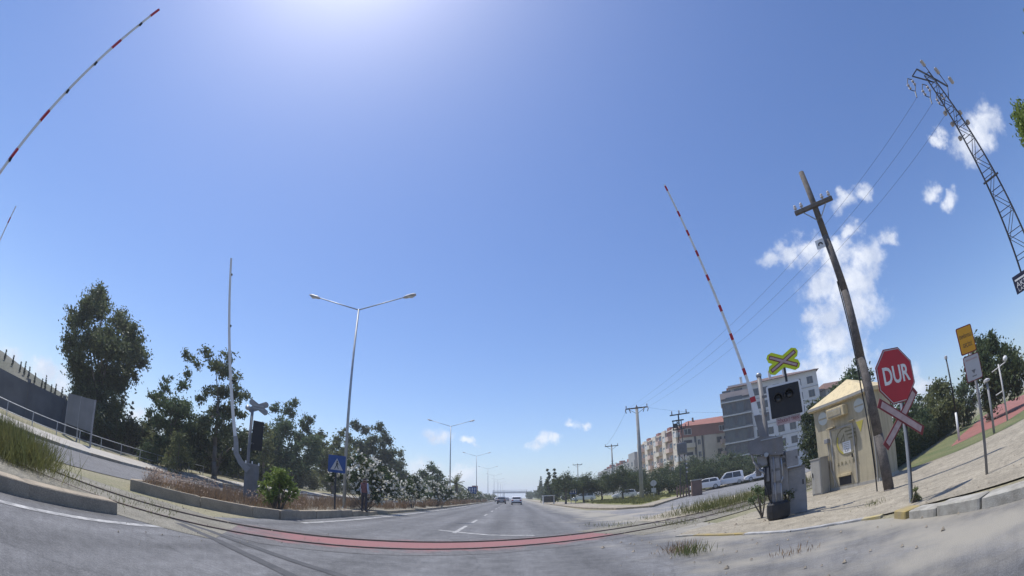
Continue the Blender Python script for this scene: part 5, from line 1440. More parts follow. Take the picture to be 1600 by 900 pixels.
# ------------------------------------------------------------------ person standing at the kerb of the median
def person(loc, rz, label):
    J = {'pel': (0,0,.95), 'spi': (0,.01,1.15), 'che': (0,.0,1.34), 'nec': (0,.0,1.47), 'hea': (0,-.015,1.56), 'hdt': (0,-.01,1.68),
         'shl': (-.17,.01,1.42), 'ell': (-.23,.03,1.14), 'wrl': (-.21,-.08,.92), 'hal': (-.205,-.10,.85), 'shr': (.17,.01,1.42), 'elr': (.24,.03,1.14), 'wrr': (.23,-.06,.91), 'har': (.225,-.08,.84),
         'hil': (-.09,0,.90), 'knl': (-.10,-.02,.50), 'anl': (-.11,.03,.09), 'tol': (-.125,-.13,.035), 'hir': (.09,0,.90), 'knr': (.12,-.01,.50), 'anr': (.13,.04,.09), 'tor': (.16,-.12,.035)}
    Rr = {'pel': (.155,.115), 'spi': (.145,.105), 'che': (.165,.115), 'nec': (.055,.058), 'hea': (.078,.095), 'hdt': (.062,.075), 'shl': (.068,.068), 'shr': (.068,.068), 'ell': (.046,.046), 'elr': (.046,.046), 'wrl': (.031,.031), 'wrr': (.031,.031), 'hal': (.040,.022), 'har': (.040,.022),
          'hil': (.088,.088), 'hir': (.088,.088), 'knl': (.06,.06), 'knr': (.06,.06), 'anl': (.042,.045), 'anr': (.042,.045), 'tol': (.042,.032), 'tor': (.042,.032)}
    E = [('pel','spi'),('spi','che'),('che','nec'),('nec','hea'),('hea','hdt'),('che','shl'),('shl','ell'),('ell','wrl'),('wrl','hal'),('che','shr'),('shr','elr'),('elr','wrr'),('wrr','har'),('pel','hil'),('hil','knl'),('knl','anl'),('anl','tol'),('pel','hir'),('hir','knr'),('knr','anr'),('anr','tor')]
    ks = list(J)
    me = bpy.data.meshes.new('skeleton'); me.from_pydata([J[k] for k in ks], [(ks.index(a), ks.index(b)) for a, b in E], [])
    o = bpy.data.objects.new('skeleton', me); C.objects.link(o)
    md = o.modifiers.new('skin', 'SKIN'); md.use_smooth_shade = True
    for i, k in enumerate(ks): me.skin_vertices[0].data[i].radius = Rr[k]; me.skin_vertices[0].data[i].use_root = (k == 'pel')
    s2 = o.modifiers.new('sub', 'SUBSURF'); s2.levels = 2; s2.render_levels = 2
    dg = bpy.context.evaluated_depsgraph_get()
    bm_ = bpy.data.meshes.new_from_object(o.evaluated_get(dg)); bpy.data.objects.remove(o)
    v = [tuple(p.co) for p in bm_.vertices]; f = [tuple(p.vertices) for p in bm_.polygons]; mi = []
    for p in bm_.polygons:
        c = p.center
        mi.append(3 if c.z < .09 else 2 if c.z < .98 and abs(c.x) < .19 else 0 if c.z > 1.47 or (c.z < .93 and abs(c.x) > .18) else 4 if abs(c.x) > .19 else 1)
    mb = MB(); mb.v, mb.f, mb.m = v, f, mi
    for s, hx, hy in ((-1, -.205, -.10), (1, .225, -.08)):      # five unequal, slightly curled fingers
        for k, L in enumerate((.072, .080, .076, .060)):
            x = hx+(k-1.5)*.0185
            mb.path([(x, hy-.005, .845), (x, hy-.02, .845-L*.55), (x+.0, hy-.006, .845-L)], [.0085, .008, .006], 6)
        mb.path([(hx-s*.028, hy-.01, .885), (hx-s*.05, hy-.03, .86), (hx-s*.045, hy-.04, .83)], [.010, .0095, .007], 6)
    n0 = len(mb.m)
    mb.lathe([(.0, -.022), (.010, -.018), (.016, .0), (.006, .012)], 8, (0, -.112, 1.585), 'z')           # nose
    for s in (-1, 1): mb.lathe([(.0, -.012), (.014, -.006), (.02, .004), (.0, .012)], 8, (s*.083, -.005, 1.59), 'x')
    t = thing('person', loc, rz, label, 'person', None)
    body = mb.build('body', [M_skin, M_shirt, M_trous, M_black, M_sleeve], t, True)
    hv = MB()
    for i in range(7):
        ph = math.radians(90*i/6)
        hv.v += [(.086*math.cos(ph)*math.cos(2*math.pi*k/14), .012+.105*math.cos(ph)*math.sin(2*math.pi*k/14)-.0, 1.625+.095*math.sin(ph)) for k in range(14)]
    hv.f = [(i*14+k, i*14+(k+1) % 14, (i+1)*14+(k+1) % 14, (i+1)*14+k) for i in range(6) for k in range(14)]; hv.m = [0]*len(hv.f)
    hv.build('hair', M_hair, t, True)
    for s in (-1, 1): MB().lathe([(.0, -.008), (.010, 0), (.0, .008)], 8, (s*.032, -.094, 1.61), 'y').build('eye', M_black, t)
    MB().box(-.022, .022, -.100, -.088, 1.537, 1.545).build('mouth', M_bord, t)
    return t
b = A(569, 800, 22.9)
person((b.x, b.y, .16), math.radians(160), 'person in muted red top, pale sleeves and dark trousers at the median kerb')

# ------------------------------------------------------------------ trees across the opposite carriageway
BIG = [(155,458,13),(137,478,17),(160,482,22),(185,503,18),(205,522,15),(214,547,17),(222,567,12),(121,500,17),(109,532,13),(116,560,18),(140,530,28),(170,540,28),(194,562,24),(130,590,26),(163,592,28),(188,602,18),(150,625,26),(178,640,18),(121,622,16),(207,588,11),(160,660,22)]
b = A(152, 690, 42)
tree('eucalyptus_tree', (b.x, b.y, .48), pxblobs(BIG, 42, 1), M_euc, 'tall eucalyptus with heavy drooping crown standing behind the hoarding', 'trees across the opposite carriageway', dens=300, size=.20, seed=1, tr=.34, sub=16)
b = A(262, 722, 38)
tree('broadleaf_tree', (b.x, b.y, .5), pxblobs([(262,602,12),(246,622,13),(233,645,9),(266,632,18),(285,604,11),(288,640,18),(250,660,17),(274,668,20),(298,668,17),(258,690,16),(285,695,16)], 38, 2), M_broad, 'blue green leafy tree growing against the taller open crowned one', 'trees across the opposite carriageway', dens=270, size=.18, seed=2, tr=.17)
T3 = [(295,556,10),(325,551,11),(356,556,10),(337,572,13),(308,568,8),(351,580,13),(369,596,12),(383,616,9),(294,584,9),(347,613,15),(367,620,13),(326,612,11),(312,622,9),(338,640,18),(360,642,15),(325,662,18),(352,670,18),(378,650,9)]
b = A(335, 735, 36)
tree('eucalyptus_tree', (b.x, b.y, .5), pxblobs(T3, 36, 3), M_euc, 'open crowned eucalyptus with bare sky gaps behind the median barrier', 'trees across the opposite carriageway', dens=280, size=.17, seed=3, tr=.2, sub=14)
b = A(335, 742, 40)
tree('shade_tree', (b.x, b.y, .5), pxblobs([(300,690,22),(330,695,24),(360,695,24),(385,690,20),(315,715,18),(350,718,20),(380,715,18),(398,700,14)], 40, 4), M_dark, 'dark dense low tree under the open crowned eucalyptus', 'trees across the opposite carriageway', dens=260, size=.2, seed=4, tr=.2)
TB = [(431,640,9),(456,640,12),(459,629,7),(474,660,12),(486,655,7),(445,668,18),(470,688,18),(430,690,18),(490,690,13),(426,715,18),(455,718,22),(485,718,16)]
b = A(455, 752, 57)
tree('poplar_tree', (b.x, b.y, .4), pxblobs(TB, 57, 5), M_broad, 'leafy tree with two pointed tops behind the green median bush', 'trees across the opposite carriageway', dens=210, size=.24, seed=5, tr=.22)
b = A(412, 750, 46)
tree('acacia_tree', (b.x, b.y, .4), pxblobs([(412,672,12),(405,690,13),(418,690,12),(410,712,14),(424,705,9)], 46, 6), M_olive, 'yellowish green tree beside the barrier on the median', 'trees across the opposite carriageway', dens=210, size=.2, seed=6, tr=.15)
b = A(520, 758, 66)
tree('olive_tree', (b.x, b.y, .4), pxblobs([(502,681,9),(500,700,14),(525,690,12),(515,715,18),(540,710,16),(547,686,9),(535,676,7),(505,725,14),(530,730,16)], 66, 7), M_olive, 'olive green trees behind the pedestrian sign and lamp', 'trees across the opposite carriageway', dens=190, size=.26, seed=7, tr=.2)
TD = [(557,666,8),(574,672,9),(592,669,8),(601,686,12),(580,695,16),(605,710,16),(614,730,15),(590,738,18),(565,702,14),(570,728,15),(622,748,10)]
b = A(595, 765, 78)
tree('shade_tree', (b.x, b.y, .4), pxblobs(TD, 78, 8), M_dark, 'dark tree rising behind the white oleanders', 'trees across the opposite carriageway', dens=180, size=.3, seed=8, tr=.25)
b = A(630, 765, 95)
tree('olive_tree', (b.x, b.y, .4), pxblobs([(626,708,6),(625,725,9),(630,742,11),(618,755,10),(640,752,8)], 95, 9), M_olive, 'pale tree edging the dark one behind the oleanders', 'trees across the opposite carriageway', dens=170, size=.3, seed=9, tr=.2)
b = A(676, 770, 82)
tree('round_tree', (b.x, b.y, .3), pxblobs([(675,733,11),(663,742,10),(688,744,9),(675,753,14),(660,756,10),(690,758,10)], 82, 10), M_broad, 'rounded green tree on the median before the palm', 'trees along the median', dens=190, size=.26, seed=10, tr=.17)
for k in range(14):
    rr = random.Random(60+k); x = -24-rr.uniform(0, 6); y = 95+16*k
    bl_ = [(Vector((x+rr.uniform(-2.5, 2.5), y+rr.uniform(-2.5, 2.5), rr.uniform(2, 5.2))), rr.uniform(1.3, 2.1)) for _ in range(9)]
    tree('roadside_tree', (x, y, .45), bl_, (M_broad, M_olive, M_dark)[k % 3], 'far %s tree beyond the opposite carriageway' % ('leafy green', 'olive toned', 'dark dense')[k % 3], 'far trees beyond the opposite carriageway', dens=70, size=.42, seed=60+k, tr=.2, limbs=4)

for k in range(16):
    rr = random.Random(700+k); az = math.radians(-52+2.55*k); D = (30.5+rr.uniform(-1, 1.5))/abs(math.sin(az))
    if D > 125: continue
    x, y = D*math.sin(az), D*math.cos(az); w_ = D*.036
    bl_ = [(Vector((x+rr.uniform(-1, 1)*w_, y+rr.uniform(-1, 1)*w_, .6+rr.uniform(.3, 1)*min(3.4, .055*D))), rr.uniform(.8, 1.15)*min(1.8, .026*D)) for _ in range(8)]
    tree('thicket_bush', (x, y, .48), bl_, (M_dark, M_broad, M_dark, M_olive)[k % 4], 'dense %s thicket below the trees past the opposite carriageway' % ('blackish green', 'mid green', 'deep green', 'olive toned')[k % 4], 'thicket past the opposite carriageway', dens=150, size=.26, seed=700+k, tr=.09, limbs=5, cat='bush')

# cypresses on the hill and one by the gap
for k, (px, py, h) in enumerate(((10,552,1.6),(22,560,1.2),(33,572,3.0),(41,570,4.4),(47,578,4.6),(56,588,2.6),(66,601,1.4),(73,592,3.2),(81,606,1.4),(88,605,1.8),(98,610,1.4))):
    D = 72; tp = A(px, py-4, D); base = Vector((tp.x, tp.y, hill_z(tp.x, tp.y)-.2)); h = max(1.5, tp.z-base.z)
    bl_ = [(base+Vector((0, 0, h*(.22+.78*j/6))), max(.08, min(.42, h*.12)*(1-(j/6.3)**1.6))) for j in range(7)]
    t = tree('cypress_tree', base, bl_, M_cyp, 'slim dark cypress on the crest of the grey hillside' if h < 3.2 else 'tall slim cypress standing above the dark wall', 'cypresses on the hillside', dens=900, size=.14, seed=80+k, tr=.06, limbs=0, sub=8)
tp = A(208, 628, 47); bl_ = [(Vector((tp.x, tp.y, .8+j*(tp.z-.9)/9)), .36*(1-(j/9.8)**2)+.05) for j in range(10)]
tree('cypress_tree', (tp.x, tp.y, .5), bl_, M_cyp, 'single slim cypress in the gap between two big trees', 'cypresses on the hillside', dens=420, size=.15, seed=95, tr=.09, limbs=0, sub=9)

# shrubs under those trees
def shrub(name, lst, D, m, label, seed, dens=320, size=.12, z0=None, droop=.0, group=None, flowers=None, cat='shrub'):
    bl = pxblobs(lst, D, seed)
    c = sum((x for x, _ in bl), Vector())/len(bl)
    zz = zg(c.x, c.y) if z0 is None else z0
    t = thing(name, (c.x, c.y, zz), 0, label, cat, group)
    base = Vector((c.x, c.y, zz)); rel = [(x-base, r) for x, r in bl]
    rr = random.Random(seed); mb = MB()
    for x, r in rel: mb.path([(rr.uniform(-.1, .1), rr.uniform(-.1, .1), -.1), x*.55+Vector((0, 0, .05)), x+Vector((0, 0, r*.3))], [.03, .02, .008], 5)
    mb.build('stems', M_trunk, t)['kind'] = 'stuff'
    foliage('foliage', rel, m, t, dens, size, seed, 12, 1.0, droop)
    if flowers:
        rs = np.random.RandomState(seed+7)
        p = []
        for x, r in rel:
            n = int(flowers*r*r)
            p.append(np.array(x)+unit(rs, n)*(r*rs.uniform(.85, 1.18, (n, 1))))
        p = np.concatenate(p); n = len(p)
        k = 4                                            # each truss is a few petals
        p = np.repeat(p, k, 0)+rs.normal(0, .035, (n*k, 3)); a = unit(rs, n*k); b = np.cross(a, unit(rs, n*k)); b /= np.linalg.norm(b, axis=1, keepdims=True)+1e-9
        s = rs.uniform(.04, .085, (n*k, 1))*(D/28)**.5
        quads('blossoms', p.astype(np.float32), a*s, b*s, M_flower, t)
    return t
shrub('shrub', [(232,700,12),(240,712,12),(224,712,10),(246,724,10)], 36, M_broad, 'green shrub at the foot of the dark wall', 11)
shrub('shrub', [(280,684,13),(275,702,14),(288,706,12),(266,722,13),(284,726,12),(298,724,9)], 34, M_olive, 'tall yellowish shrub under the open crowned eucalyptus', 12)
shrub('shrub', [(408,762,9),(462,766,9),(436,748,15),(422,752,13),(450,754,12),(436,765,18),(420,772,14),(452,774,12),(438,738,9)], 15.6, M_fresh, 'bright green feathery bush beside the median barrier', 13, dens=1200, size=.075, z0=.15, droop=-.3)
OG = 'white oleanders along the median'
shrub('oleander_bush', [(560,715,8),(550,725,10),(575,728,13),(595,735,11),(558,745,14),(582,750,15),(605,755,14),(565,765,13),(590,772,13),(615,768,12),(610,745,9),(548,742,9),(520,738,8),(515,748,6),(532,745,7)], 27, M_ole, 'largest white flowering oleander behind the lamp and person', 14, dens=320, size=.14, z0=.15, group=OG, flowers=105)
shrub('oleander_bush', [(630,758,9),(648,752,10),(640,768,11),(660,764,10),(652,775,9),(625,775,9)], 37, M_ole, 'white flowering oleander second from the pedestrian sign', 15, dens=260, size=.16, z0=.15, group=OG, flowers=90)
shrub('oleander_bush', [(677,760,8),(690,764,9),(705,770,8),(683,772,8),(697,776,7)], 48, M_ole, 'white flowering oleander third from the pedestrian sign', 16, dens=220, size=.19, z0=.15, group=OG, flowers=75)
for k in range(13):
    y = 60+13*k; rr = random.Random(200+k); x = -9.4
    bl_ = [(Vector((x+rr.uniform(-1.2, 1.2), y+rr.uniform(-4, 4), .15+rr.uniform(.5, 2.0))), rr.uniform(.7, 1.1)) for _ in range(9)]
    t = thing('oleander_bush', (x, y, .15), 0, 'small far oleander in the line along the median', 'shrub', 'far oleanders down the median')
    rel = [(c-Vector((x, y, .15)), r) for c, r in bl_]
    mb = MB()
    for c, r in rel: mb.path([(c.x*.2, c.y*.6, -.1), c], [.03, .015], 5)
    mb.build('stems', M_trunk, t)['kind'] = 'stuff'
    foliage('foliage', rel, (M_ole, M_olive)[k % 2], t, 110, .26, 200+k)
    rs = np.random.RandomState(k); p = np.concatenate([np.array(c)+unit(rs, 28)*r*1.05 for c, r in rel]); a = unit(rs, len(p)); b2 = np.cross(a, unit(rs, len(p)))
    quads('blossoms', p.astype(np.float32), a*.11, b2*.11, M_flower, t)

# palm on the median
b = A(713, 775, 74); pmz = A(713, 758, 74).z
pt = thing('palm_tree', (b.x, b.y, .15), 0, 'palm with spiky fronds on the median beside a lamp', 'tree')
MB().path([(0, 0, -.1), (.05, 0, pmz*.5), (0, 0, pmz)], [.3, .26, .24], 9).build('trunk', M_trunk, pt)
rr = random.Random(4)
for k in range(26):
    az = 2*math.pi*k/26+rr.uniform(-.2, .2); el = math.radians(rr.uniform(-10, 80)); L = rr.uniform(1.9, 2.7)
    pts = []
    for j in range(7):
        s = j/6; r = L*s*math.cos(el)*(1-.12*s); z = pmz+L*s*math.sin(el)-1.0*s*s*math.cos(el)
        pts.append(Vector((r*math.cos(az), r*math.sin(az), z)))
    q = MB(); sd = Vector((-math.sin(az), math.cos(az), 0))
    for j in range(1, 7):
        for s_ in (-1, 1):
            w = .5*math.sin(math.pi*(.12+.8*j/7))
            p = pts[j]; d = (pts[j]-pts[j-1])
            q.add([pts[j-1], pts[j-1]+d*.55, p+sd*s_*w+d*.3-Vector((0, 0, .15))], [(0, 1, 2)])
    q.path(pts, .025, 4); q.build('frond', M_olive, pt, recalc=False)

# ------------------------------------------------------------------ pines and trees beyond the side road
PG = 'round pines on the grass wedge'
PINES = [(884,750,13,66,'umbrella pine behind the blue lane board'),(912,753,14,70,'umbrella pine between the lane board and slim line pole'),(940,754,13,70,'umbrella pine just before the slim line pole'),
         (974,743,17,66,'large umbrella pine between the two line poles'),(1030,747,16,64,'umbrella pine behind the round sign'),(1047,741,17,70,'tall umbrella pine before the transformer pole'),
         (1093,732,17,64,'umbrella pine behind the brown kiosk'),(1118,730,18,66,'umbrella pine above the parked white hatchback'),(1150,728,18,68,'umbrella pine above the white van-bodied car'),(1180,730,16,66,'umbrella pine half hidden by the barrier machine')]
for k, (px, py, r, D, lb) in enumerate(PINES):
    gpos = A(px, 778, D); R = 1.7*r*pxm(px, py, D)
    cz = A(px, py+4, D).z
    rr = random.Random(300+k); bl_ = []
    for j in range(11):
        a_ = 2*math.pi*j/11; q_ = R*rr.uniform(.35, 1.05)
        bl_.append((Vector((gpos.x+q_*math.cos(a_), gpos.y+q_*math.sin(a_), cz+rr.uniform(-.22, .18)*R-.22*q_)), R*rr.uniform(.42, .6)))
    bl_ += [(Vector((gpos.x+rr.uniform(-.3, .3), gpos.y, cz+.3*R)), R*.6), (Vector((gpos.x, gpos.y, cz-.3*R)), R*.6)]
    tree('umbrella_pine', (gpos.x, gpos.y, zg(gpos.x, gpos.y)+.11), bl_, M_pine, lb, PG, dens=330, size=.17, seed=300+k, tr=.15, droop=-.2, limbs=8, aspect=.35, sub=14)
b = A(860, 785, 92)
for k, (px, tpy, r) in enumerate(((857, 733, 13), (867, 731, 10))):
    c0 = A(px, 783, 92+3*k); tz = A(px, tpy, 92).z; R = r*pxm(px, 750, 92)
    rr = random.Random(400+k)
    bl_ = [(Vector((c0.x+rr.uniform(-.5, .5)*R*(1-j/9)+0, c0.y+rr.uniform(-.6, .6)*R*(1-j/9), 1.0+(tz-1.2)*j/8)), R*(.85-.72*j/8)) for j in range(9)]
    tree('conifer_tree', (c0.x, c0.y, .12), bl_, M_pine, 'dark ragged conifer at the head of the pine row' if k == 0 else 'second dark conifer with thin tip in the pine row', PG, dens=190, size=.3, seed=400+k, tr=.2, droop=.2, limbs=6)
for k in range(16):
    rr = random.Random(500+k); y = 108+15*k; x = 10.5+rr.uniform(-1, 4)
    bl_ = [(Vector((x+rr.uniform(-2, 2), y+rr.uniform(-3, 3), rr.uniform(1.6, 4.4))), rr.uniform(1.1, 1.7)) for _ in range(8)]
    if k in (5, 8): bl_ += [(Vector((x, y, 4+j*.9)), .8-.1*j) for j in range(7)]
    tree('roadside_tree', (x, y, .12), bl_, (M_pine, M_dark, M_broad)[k % 3], ('dark green far tree in the row towards the footbridge', 'blackish far tree in the row towards the footbridge', 'lighter green far tree in the row towards the footbridge')[k % 3] if k not in (5, 8) else 'tall pointed far tree above the roadside row', 'far trees along the road', dens=60, size=.4, seed=500+k, tr=.16, limbs=3)
for k, (px, py, r, D, m, lb) in enumerate(((1070, 730, 20, 90, M_dark, 'dark tree filling the gap behind the transformer pole'), (1000, 745, 18, 92, M_dark, 'dark tree behind the concrete line pole'), (1138, 726, 22, 88, M_broad, 'green tree before the dark banded apartment house'), (1205, 712, 24, 80, M_broad, 'green tree before the white apartment house'))):
    gp_ = A(px, 778, D); R = r*pxm(px, py, D); cz = A(px, py, D).z; rr = random.Random(600+k)
    bl_ = [(Vector((gp_.x+rr.uniform(-1, 1)*R, gp_.y+rr.uniform(-1, 1)*R, cz-.5+rr.uniform(-.8, .6)*R)), R*rr.uniform(.5, .7)) for _ in range(10)]
    tree('street_tree', (gp_.x, gp_.y, zg(gp_.x, gp_.y)+.11), bl_, m, lb, 'street trees before the apartments', dens=140, size=.28, seed=600+k, tr=.16, limbs=5)
# behind the booth
b = A(1345, 700, 30)
tree('acacia_tree', (b.x, b.y, 0), pxblobs([(1340,582,13),(1325,592,12),(1355,590,12),(1335,605,18),(1360,612,16),(1310,612,15),(1330,640,22),(1358,645,22),(1380,630,16),(1300,640,18)], 30, 21), M_broad, 'leafy tree rising directly behind the cream booth roof', 'trees round the booth', dens=270, size=.16, seed=21, tr=.16)
b = A(1275, 735, 27)
tree('acacia_tree', (b.x, b.y, 0), pxblobs([(1270,640,14),(1285,628,11),(1262,655,13),(1280,655,16),(1268,678,17),(1285,685,16),(1258,695,13),(1275,705,17),(1262,718,13),(1285,722,14)], 27, 22), M_dark, 'dark bushy tree between the signal board and booth', 'trees round the booth', dens=300, size=.14, seed=22, tr=.12)
# hedge and park trees
hd_ = thing('clipped_hedge', (12.4, 12.4, 0), 0, 'long clipped green hedge running back along the park lawn', 'hedge')
rs = np.random.RandomState(31); P_ = []
a0, a1 = Vector((12.4, 12.5)), Vector((40, 28.2)); Lh = (a1-a0).length; u = (a1-a0)/Lh; nrm = Vector((-u.y, u.x))
n = 26000
s = rs.uniform(0, 1, n)**1.5*Lh; w = rs.uniform(-.55, .55, n); hgt = 1.32+.10*np.sin(s*1.3)+.07*np.sin(s*3.1+1)
face = rs.randint(0, 3, n); z = rs.uniform(0.05, 1, n)*hgt
w = np.where(face == 0, -.52+rs.normal(0, .05, n), np.where(face == 1, .52+rs.normal(0, .05, n), w)); z = np.where(face == 2, hgt+rs.normal(0, .05, n), z)
P_ = np.stack([u.x*s+nrm.x*(w+.4), u.y*s+nrm.y*(w+.4), z], 1)
aa = unit(rs, n); bb = np.cross(aa, unit(rs, n)); sz = rs.uniform(.05, .10, (n, 1))
quads('foliage', P_.astype(np.float32), aa*sz, bb*sz*.6, M_dark, hd_)
mb = MB()
for k in range(40):
    p = u*(Lh*k/40); q_ = nrm*.4; mb.path([(p.x+q_.x, p.y+q_.y, -.1), (p.x+q_.x, p.y+q_.y, 1.1)], [.03, .015], 5)
mb.build('stems', M_trunk, hd_)['kind'] = 'stuff'
mb = MB()
for k in range(30):
    p0_, p1_ = u*(Lh*k/30), u*(Lh*(k+1)/30)
    for pp in ():
        pass
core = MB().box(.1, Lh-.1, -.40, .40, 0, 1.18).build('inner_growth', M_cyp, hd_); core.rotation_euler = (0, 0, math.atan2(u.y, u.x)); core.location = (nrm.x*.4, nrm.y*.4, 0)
RT = [(1550,540,16),(1530,550,16),(1570,552,17),(1516,568,12),(1540,575,22),(1570,580,20),(1590,570,16),(1555,600,24),(1525,592,16),(1585,600,16),(1545,615,18)]
b = A(1545, 655, 34)
tree('umbrella_pine', (b.x, b.y, 0), pxblobs(RT, 34, 32), M_pine, 'big dense round park pine behind the amber sign', 'park trees', dens=260, size=.19, seed=32, tr=.26, droop=-.2)
for k, (lst, D, m, lb) in enumerate((([(1470,612,16),(1455,628,16),(1485,625,16),(1468,645,20),(1490,645,16),(1462,606,7)], 38, M_olive, 'light green park tree behind the black lamp post'),
        ([(1430,640,16),(1420,655,16),(1440,658,16),(1412,640,12),(1405,660,14)], 34, M_broad, 'green park tree behind the stop sign'),
        ([(1505,612,14),(1500,632,16),(1518,630,12),(1512,648,12)], 44, M_broad, 'farther green park tree beside the big round pine'))):
    b = A(lst[0][0], 668, D)
    tree('park_tree', (b.x, b.y, 0), pxblobs(lst, D, 40+k), m, lb, 'park trees', dens=230, size=.2, seed=40+k, tr=.15)
# tree reaching into the corner of the view above the park
bl_ = pxblobs([(1592,170,11),(1597,195,13),(1602,180,18),(1606,215,16),(1612,200,22)], 9.5, 50)
b = A(1606, 200, 9.5); base = Vector((b.x+.9, b.y-1.2, 0))
tree('roadside_tree', base, bl_+[(Vector((base.x, base.y, 5.2)), .9), (Vector((base.x+.4, base.y-.6, 6.0)), 1.0)], M_fresh, 'bright green treetop beside the lattice pylon', 'trees round the booth', dens=700, size=.075, seed=50, tr=.14)

# ------------------------------------------------------------------ weeds and grass
def scatter(poly, n, seed, dens=None):
    rr = random.Random(seed); xs = [p[0] for p in poly]; ys = [p[1] for p in poly]; out = []
    def inside(x, y):
        c = False; j = len(poly)-1
        for i in range(len(poly)):
            if (poly[i][1] > y) != (poly[j][1] > y) and x < (poly[j][0]-poly[i][0])*(y-poly[i][1])/(poly[j][1]-poly[i][1])+poly[i][0]: c = not c
            j = i
        return c
    cl = [(rr.uniform(min(xs), max(xs)), rr.uniform(min(ys), max(ys)), rr.uniform(.10, .55)) for _ in range(max(4, n//110))]
    tries = 0
    while len(out) < n and tries < n*12:
        tries += 1
        c = rr.choice(cl); x, y = rr.gauss(c[0], c[2]), rr.gauss(c[1], c[2])
        if inside(x, y): out.append((x, y))
    return out
ISL = [(-9.8,9.8),(-8.3,11.2),(-7.2,12.3),(-7.1,14),(-7.5,16.5),(-9.2,17.2),(-11.5,16),(-12.2,13),(-11.2,10.9)]
pts = [(x, y, .15) for x, y in scatter(ISL, 6500, 1)]
blades('dry_weeds', pts, .08, .50, .009, M_dry, 1, .38, 'dry reddish brown weeds filling the nose of the median', 'weeds')
pts = [(x, y, .15) for x, y in scatter([(-7.5,15.5),(-7.6,34),(-11.8,34),(-11.8,16)], 5200, 2)]
blades('dry_weeds', pts, .12, .80, .012, M_dry, 2, .34, 'tall dry weeds in front of the oleanders', 'weeds')
pts = [(x, y, .15) for x, y in scatter([(-7.4,30),(-7.4,130),(-9.0,130),(-9.0,30)], 9000, 3)]
blades('dry_weeds', pts, .15, 1.0, .022, M_dry, 3, .32, 'dry brown weeds along the edge of the median', 'weeds')
rs = np.random.RandomState(15)
hp_ = np.array([(x, y, .15) for x, y in scatter(ISL, 1100, 21)]); hp_[:, 2] += rs.uniform(.25, .6, len(hp_)); aa = unit(rs, len(hp_)); bb = np.cross(aa, unit(rs, len(hp_)))
tag(quads('weed_seed_heads', hp_.astype(np.float32), aa*.035, bb*.03, mat('pale_seed', (.42, .33, .26), (.34, .25, .20), rough=.9, trans=.3), None, 'stuff'), 'loose seed heads above the dry median weeds', 'weeds')
rs = np.random.RandomState(5); cen = np.array([-8.6, 4.3, .2])
pts = [tuple(cen+[rs.normal(0, .62), rs.normal(0, .40), 0]) for _ in range(5200)]
gt = blades('grass_tussock', pts, .25, .85, .007, M_dryg, 4, .42, 'big green tussock of grass on the near median', 'grass clump', kind='stuff')
pts = [(x, y, .2) for x, y in scatter([(-6.6,3.2),(-6.6,5.2),(-9.5,3.2),(-12.5,1.2),(-12,-1),(-8,0)], 1800, 6)]
blades('dry_weeds', pts, .05, .25, .006, M_dryg, 6, .5, 'sparse low grass on the near median', 'weeds')
pts = [(*rl(s_, c_), .01) for s_, c_ in zip(rs.uniform(-9, -1.6, 900), rs.normal(C1+.7, .8, 900))]
blades('dry_weeds', pts, .04, .16, .006, M_dryg, 7, .5, 'sparse weeds between the rails at the median', 'weeds')
sv = rs.uniform(10.8, 34, 9000); cv = np.where(rs.rand(9000) < .5, rs.normal(C1-.55, .35, 9000), rs.normal(C2+.9, .7, 9000)); keep = (np.sin(sv*1.9)+np.sin(sv*.7+2)+rs.normal(0, .5, 9000)) > -.2
pts = [(*rl(a_, b_), .01) for a_, b_ in zip(sv[keep], cv[keep])]
blades('dry_weeds', pts, .04, .26, .008, M_dryg, 8, .35, 'yellow green weeds along the rails by the barrier', 'weeds')
pts = [(*rl(a_, b_), .01) for a_, b_ in zip(rs.uniform(14.5, 26, 2600), rs.normal(C2+.2, .5, 2600))]
blades('dry_weeds', pts, .15, .75, .012, M_dryg, 9, .35, 'taller weeds in the track left of the booth', 'weeds')
pts = [(x, y, zg(x, y)+.125) for x, y in scatter([(9.3,34.5),(10.6,37),(14,44),(21.5,55.5),(30,67),(30,75),(9.2,75),(9.0,44)], 16000, 10)]
blades('verge_grass_blades', pts, .08, .40, .03, M_dryg, 10, .4, 'rough grass tufts on the wedge by the side road', 'grass')
shrub('weed_bush', [(1188,775,9),(1175,782,7),(1200,768,8),(1183,765,7)], 12.2, M_broad, 'leafy green weed growing behind the black barrier base', 23, dens=1300, size=.05, z0=.01)
shrub('weed_bush', [(1226,768,9),(1222,755,7),(1232,776,8),(1240,765,6)], 11.6, M_dark, 'dark leafy weed at the foot of the barrier machine', 24, dens=1300, size=.05, z0=.01)
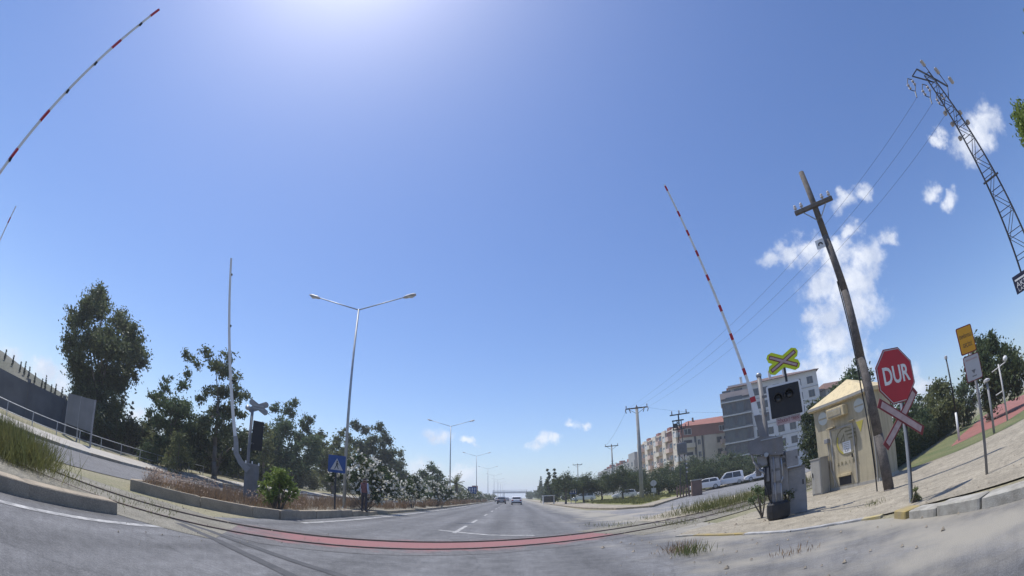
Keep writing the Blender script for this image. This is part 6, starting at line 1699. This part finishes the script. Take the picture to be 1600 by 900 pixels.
shrub('weed_bush', [(1432,775,4),(1428,782,4),(1437,780,4),(1430,765,3)], 8.4, M_olive, 'small straggly weed at the foot of the stop sign', 25, dens=1700, size=.025, z0=.01)
for k, p in enumerate(((1062, 864), (1080, 868), (1240, 866), (1365, 790))):
    c = G(*p); rs2 = np.random.RandomState(70+k)
    pts = [(c.x+rs2.normal(0, .16), c.y+rs2.normal(0, .14), .005) for _ in range(170 if k < 2 else 60)]
    o = blades('weed_tuft', pts, .05, .30 if k < 2 else .16, .006, M_dryg if k % 2 else M_dry, 70+k, .35, ('dry straw tuft at the edge of the dusty asphalt', 'greenish tuft beside the straw one on dusty asphalt', 'tiny tuft alone in the dusty asphalt', 'small tuft on the forecourt near the barrier shadow')[k], 'weed', kind='stuff')
# litter of pebbles on the dusty ground
peb = MB(); rr = random.Random(12)
for k in range(420):
    if k < 300: x, y = rr.uniform(1.5, 9), rr.uniform(3, 14)
    else: x, y = rr.uniform(-10, -4), rr.uniform(4, 11)
    r = rr.uniform(.008, .03)*(1 if rr.random() < .9 else 1.8); z = .012
    peb.add([(x-r, y, z), (x, y-r*.8, z), (x+r, y, z), (x, y+r*.8, z), (x+r*.2, y, z+r*.9)], [(0, 1, 4), (1, 2, 4), (2, 3, 4), (3, 0, 4)])
tag(peb.build('gravel', M_kerb), 'scattered pebbles and crumbs on the dusty ground', 'gravel', kind='stuff')

# ------------------------------------------------------------------ summer haze over the whole place
hz = MB().box(-5200, 5200, -5200, 5200, -1.5, 62).build('haze', mat('haze_air', (1, 1, 1)))
tag(hz, 'thin pale summer haze in the air', 'haze', kind='stuff')
hm = MATS['haze_air']; ht = hm.node_tree; ht.nodes.clear()
ho = ht.nodes.new('ShaderNodeOutputMaterial'); hv_ = ht.nodes.new('ShaderNodeVolumePrincipled')
hv_.inputs['Color'].default_value = (.86, .92, 1, 1); hv_.inputs['Density'].default_value = HAZE; hv_.inputs['Anisotropy'].default_value = .3
ht.links.new(hv_.outputs[0], ho.inputs['Volume'])
scene.cycles.volume_bounces = 1
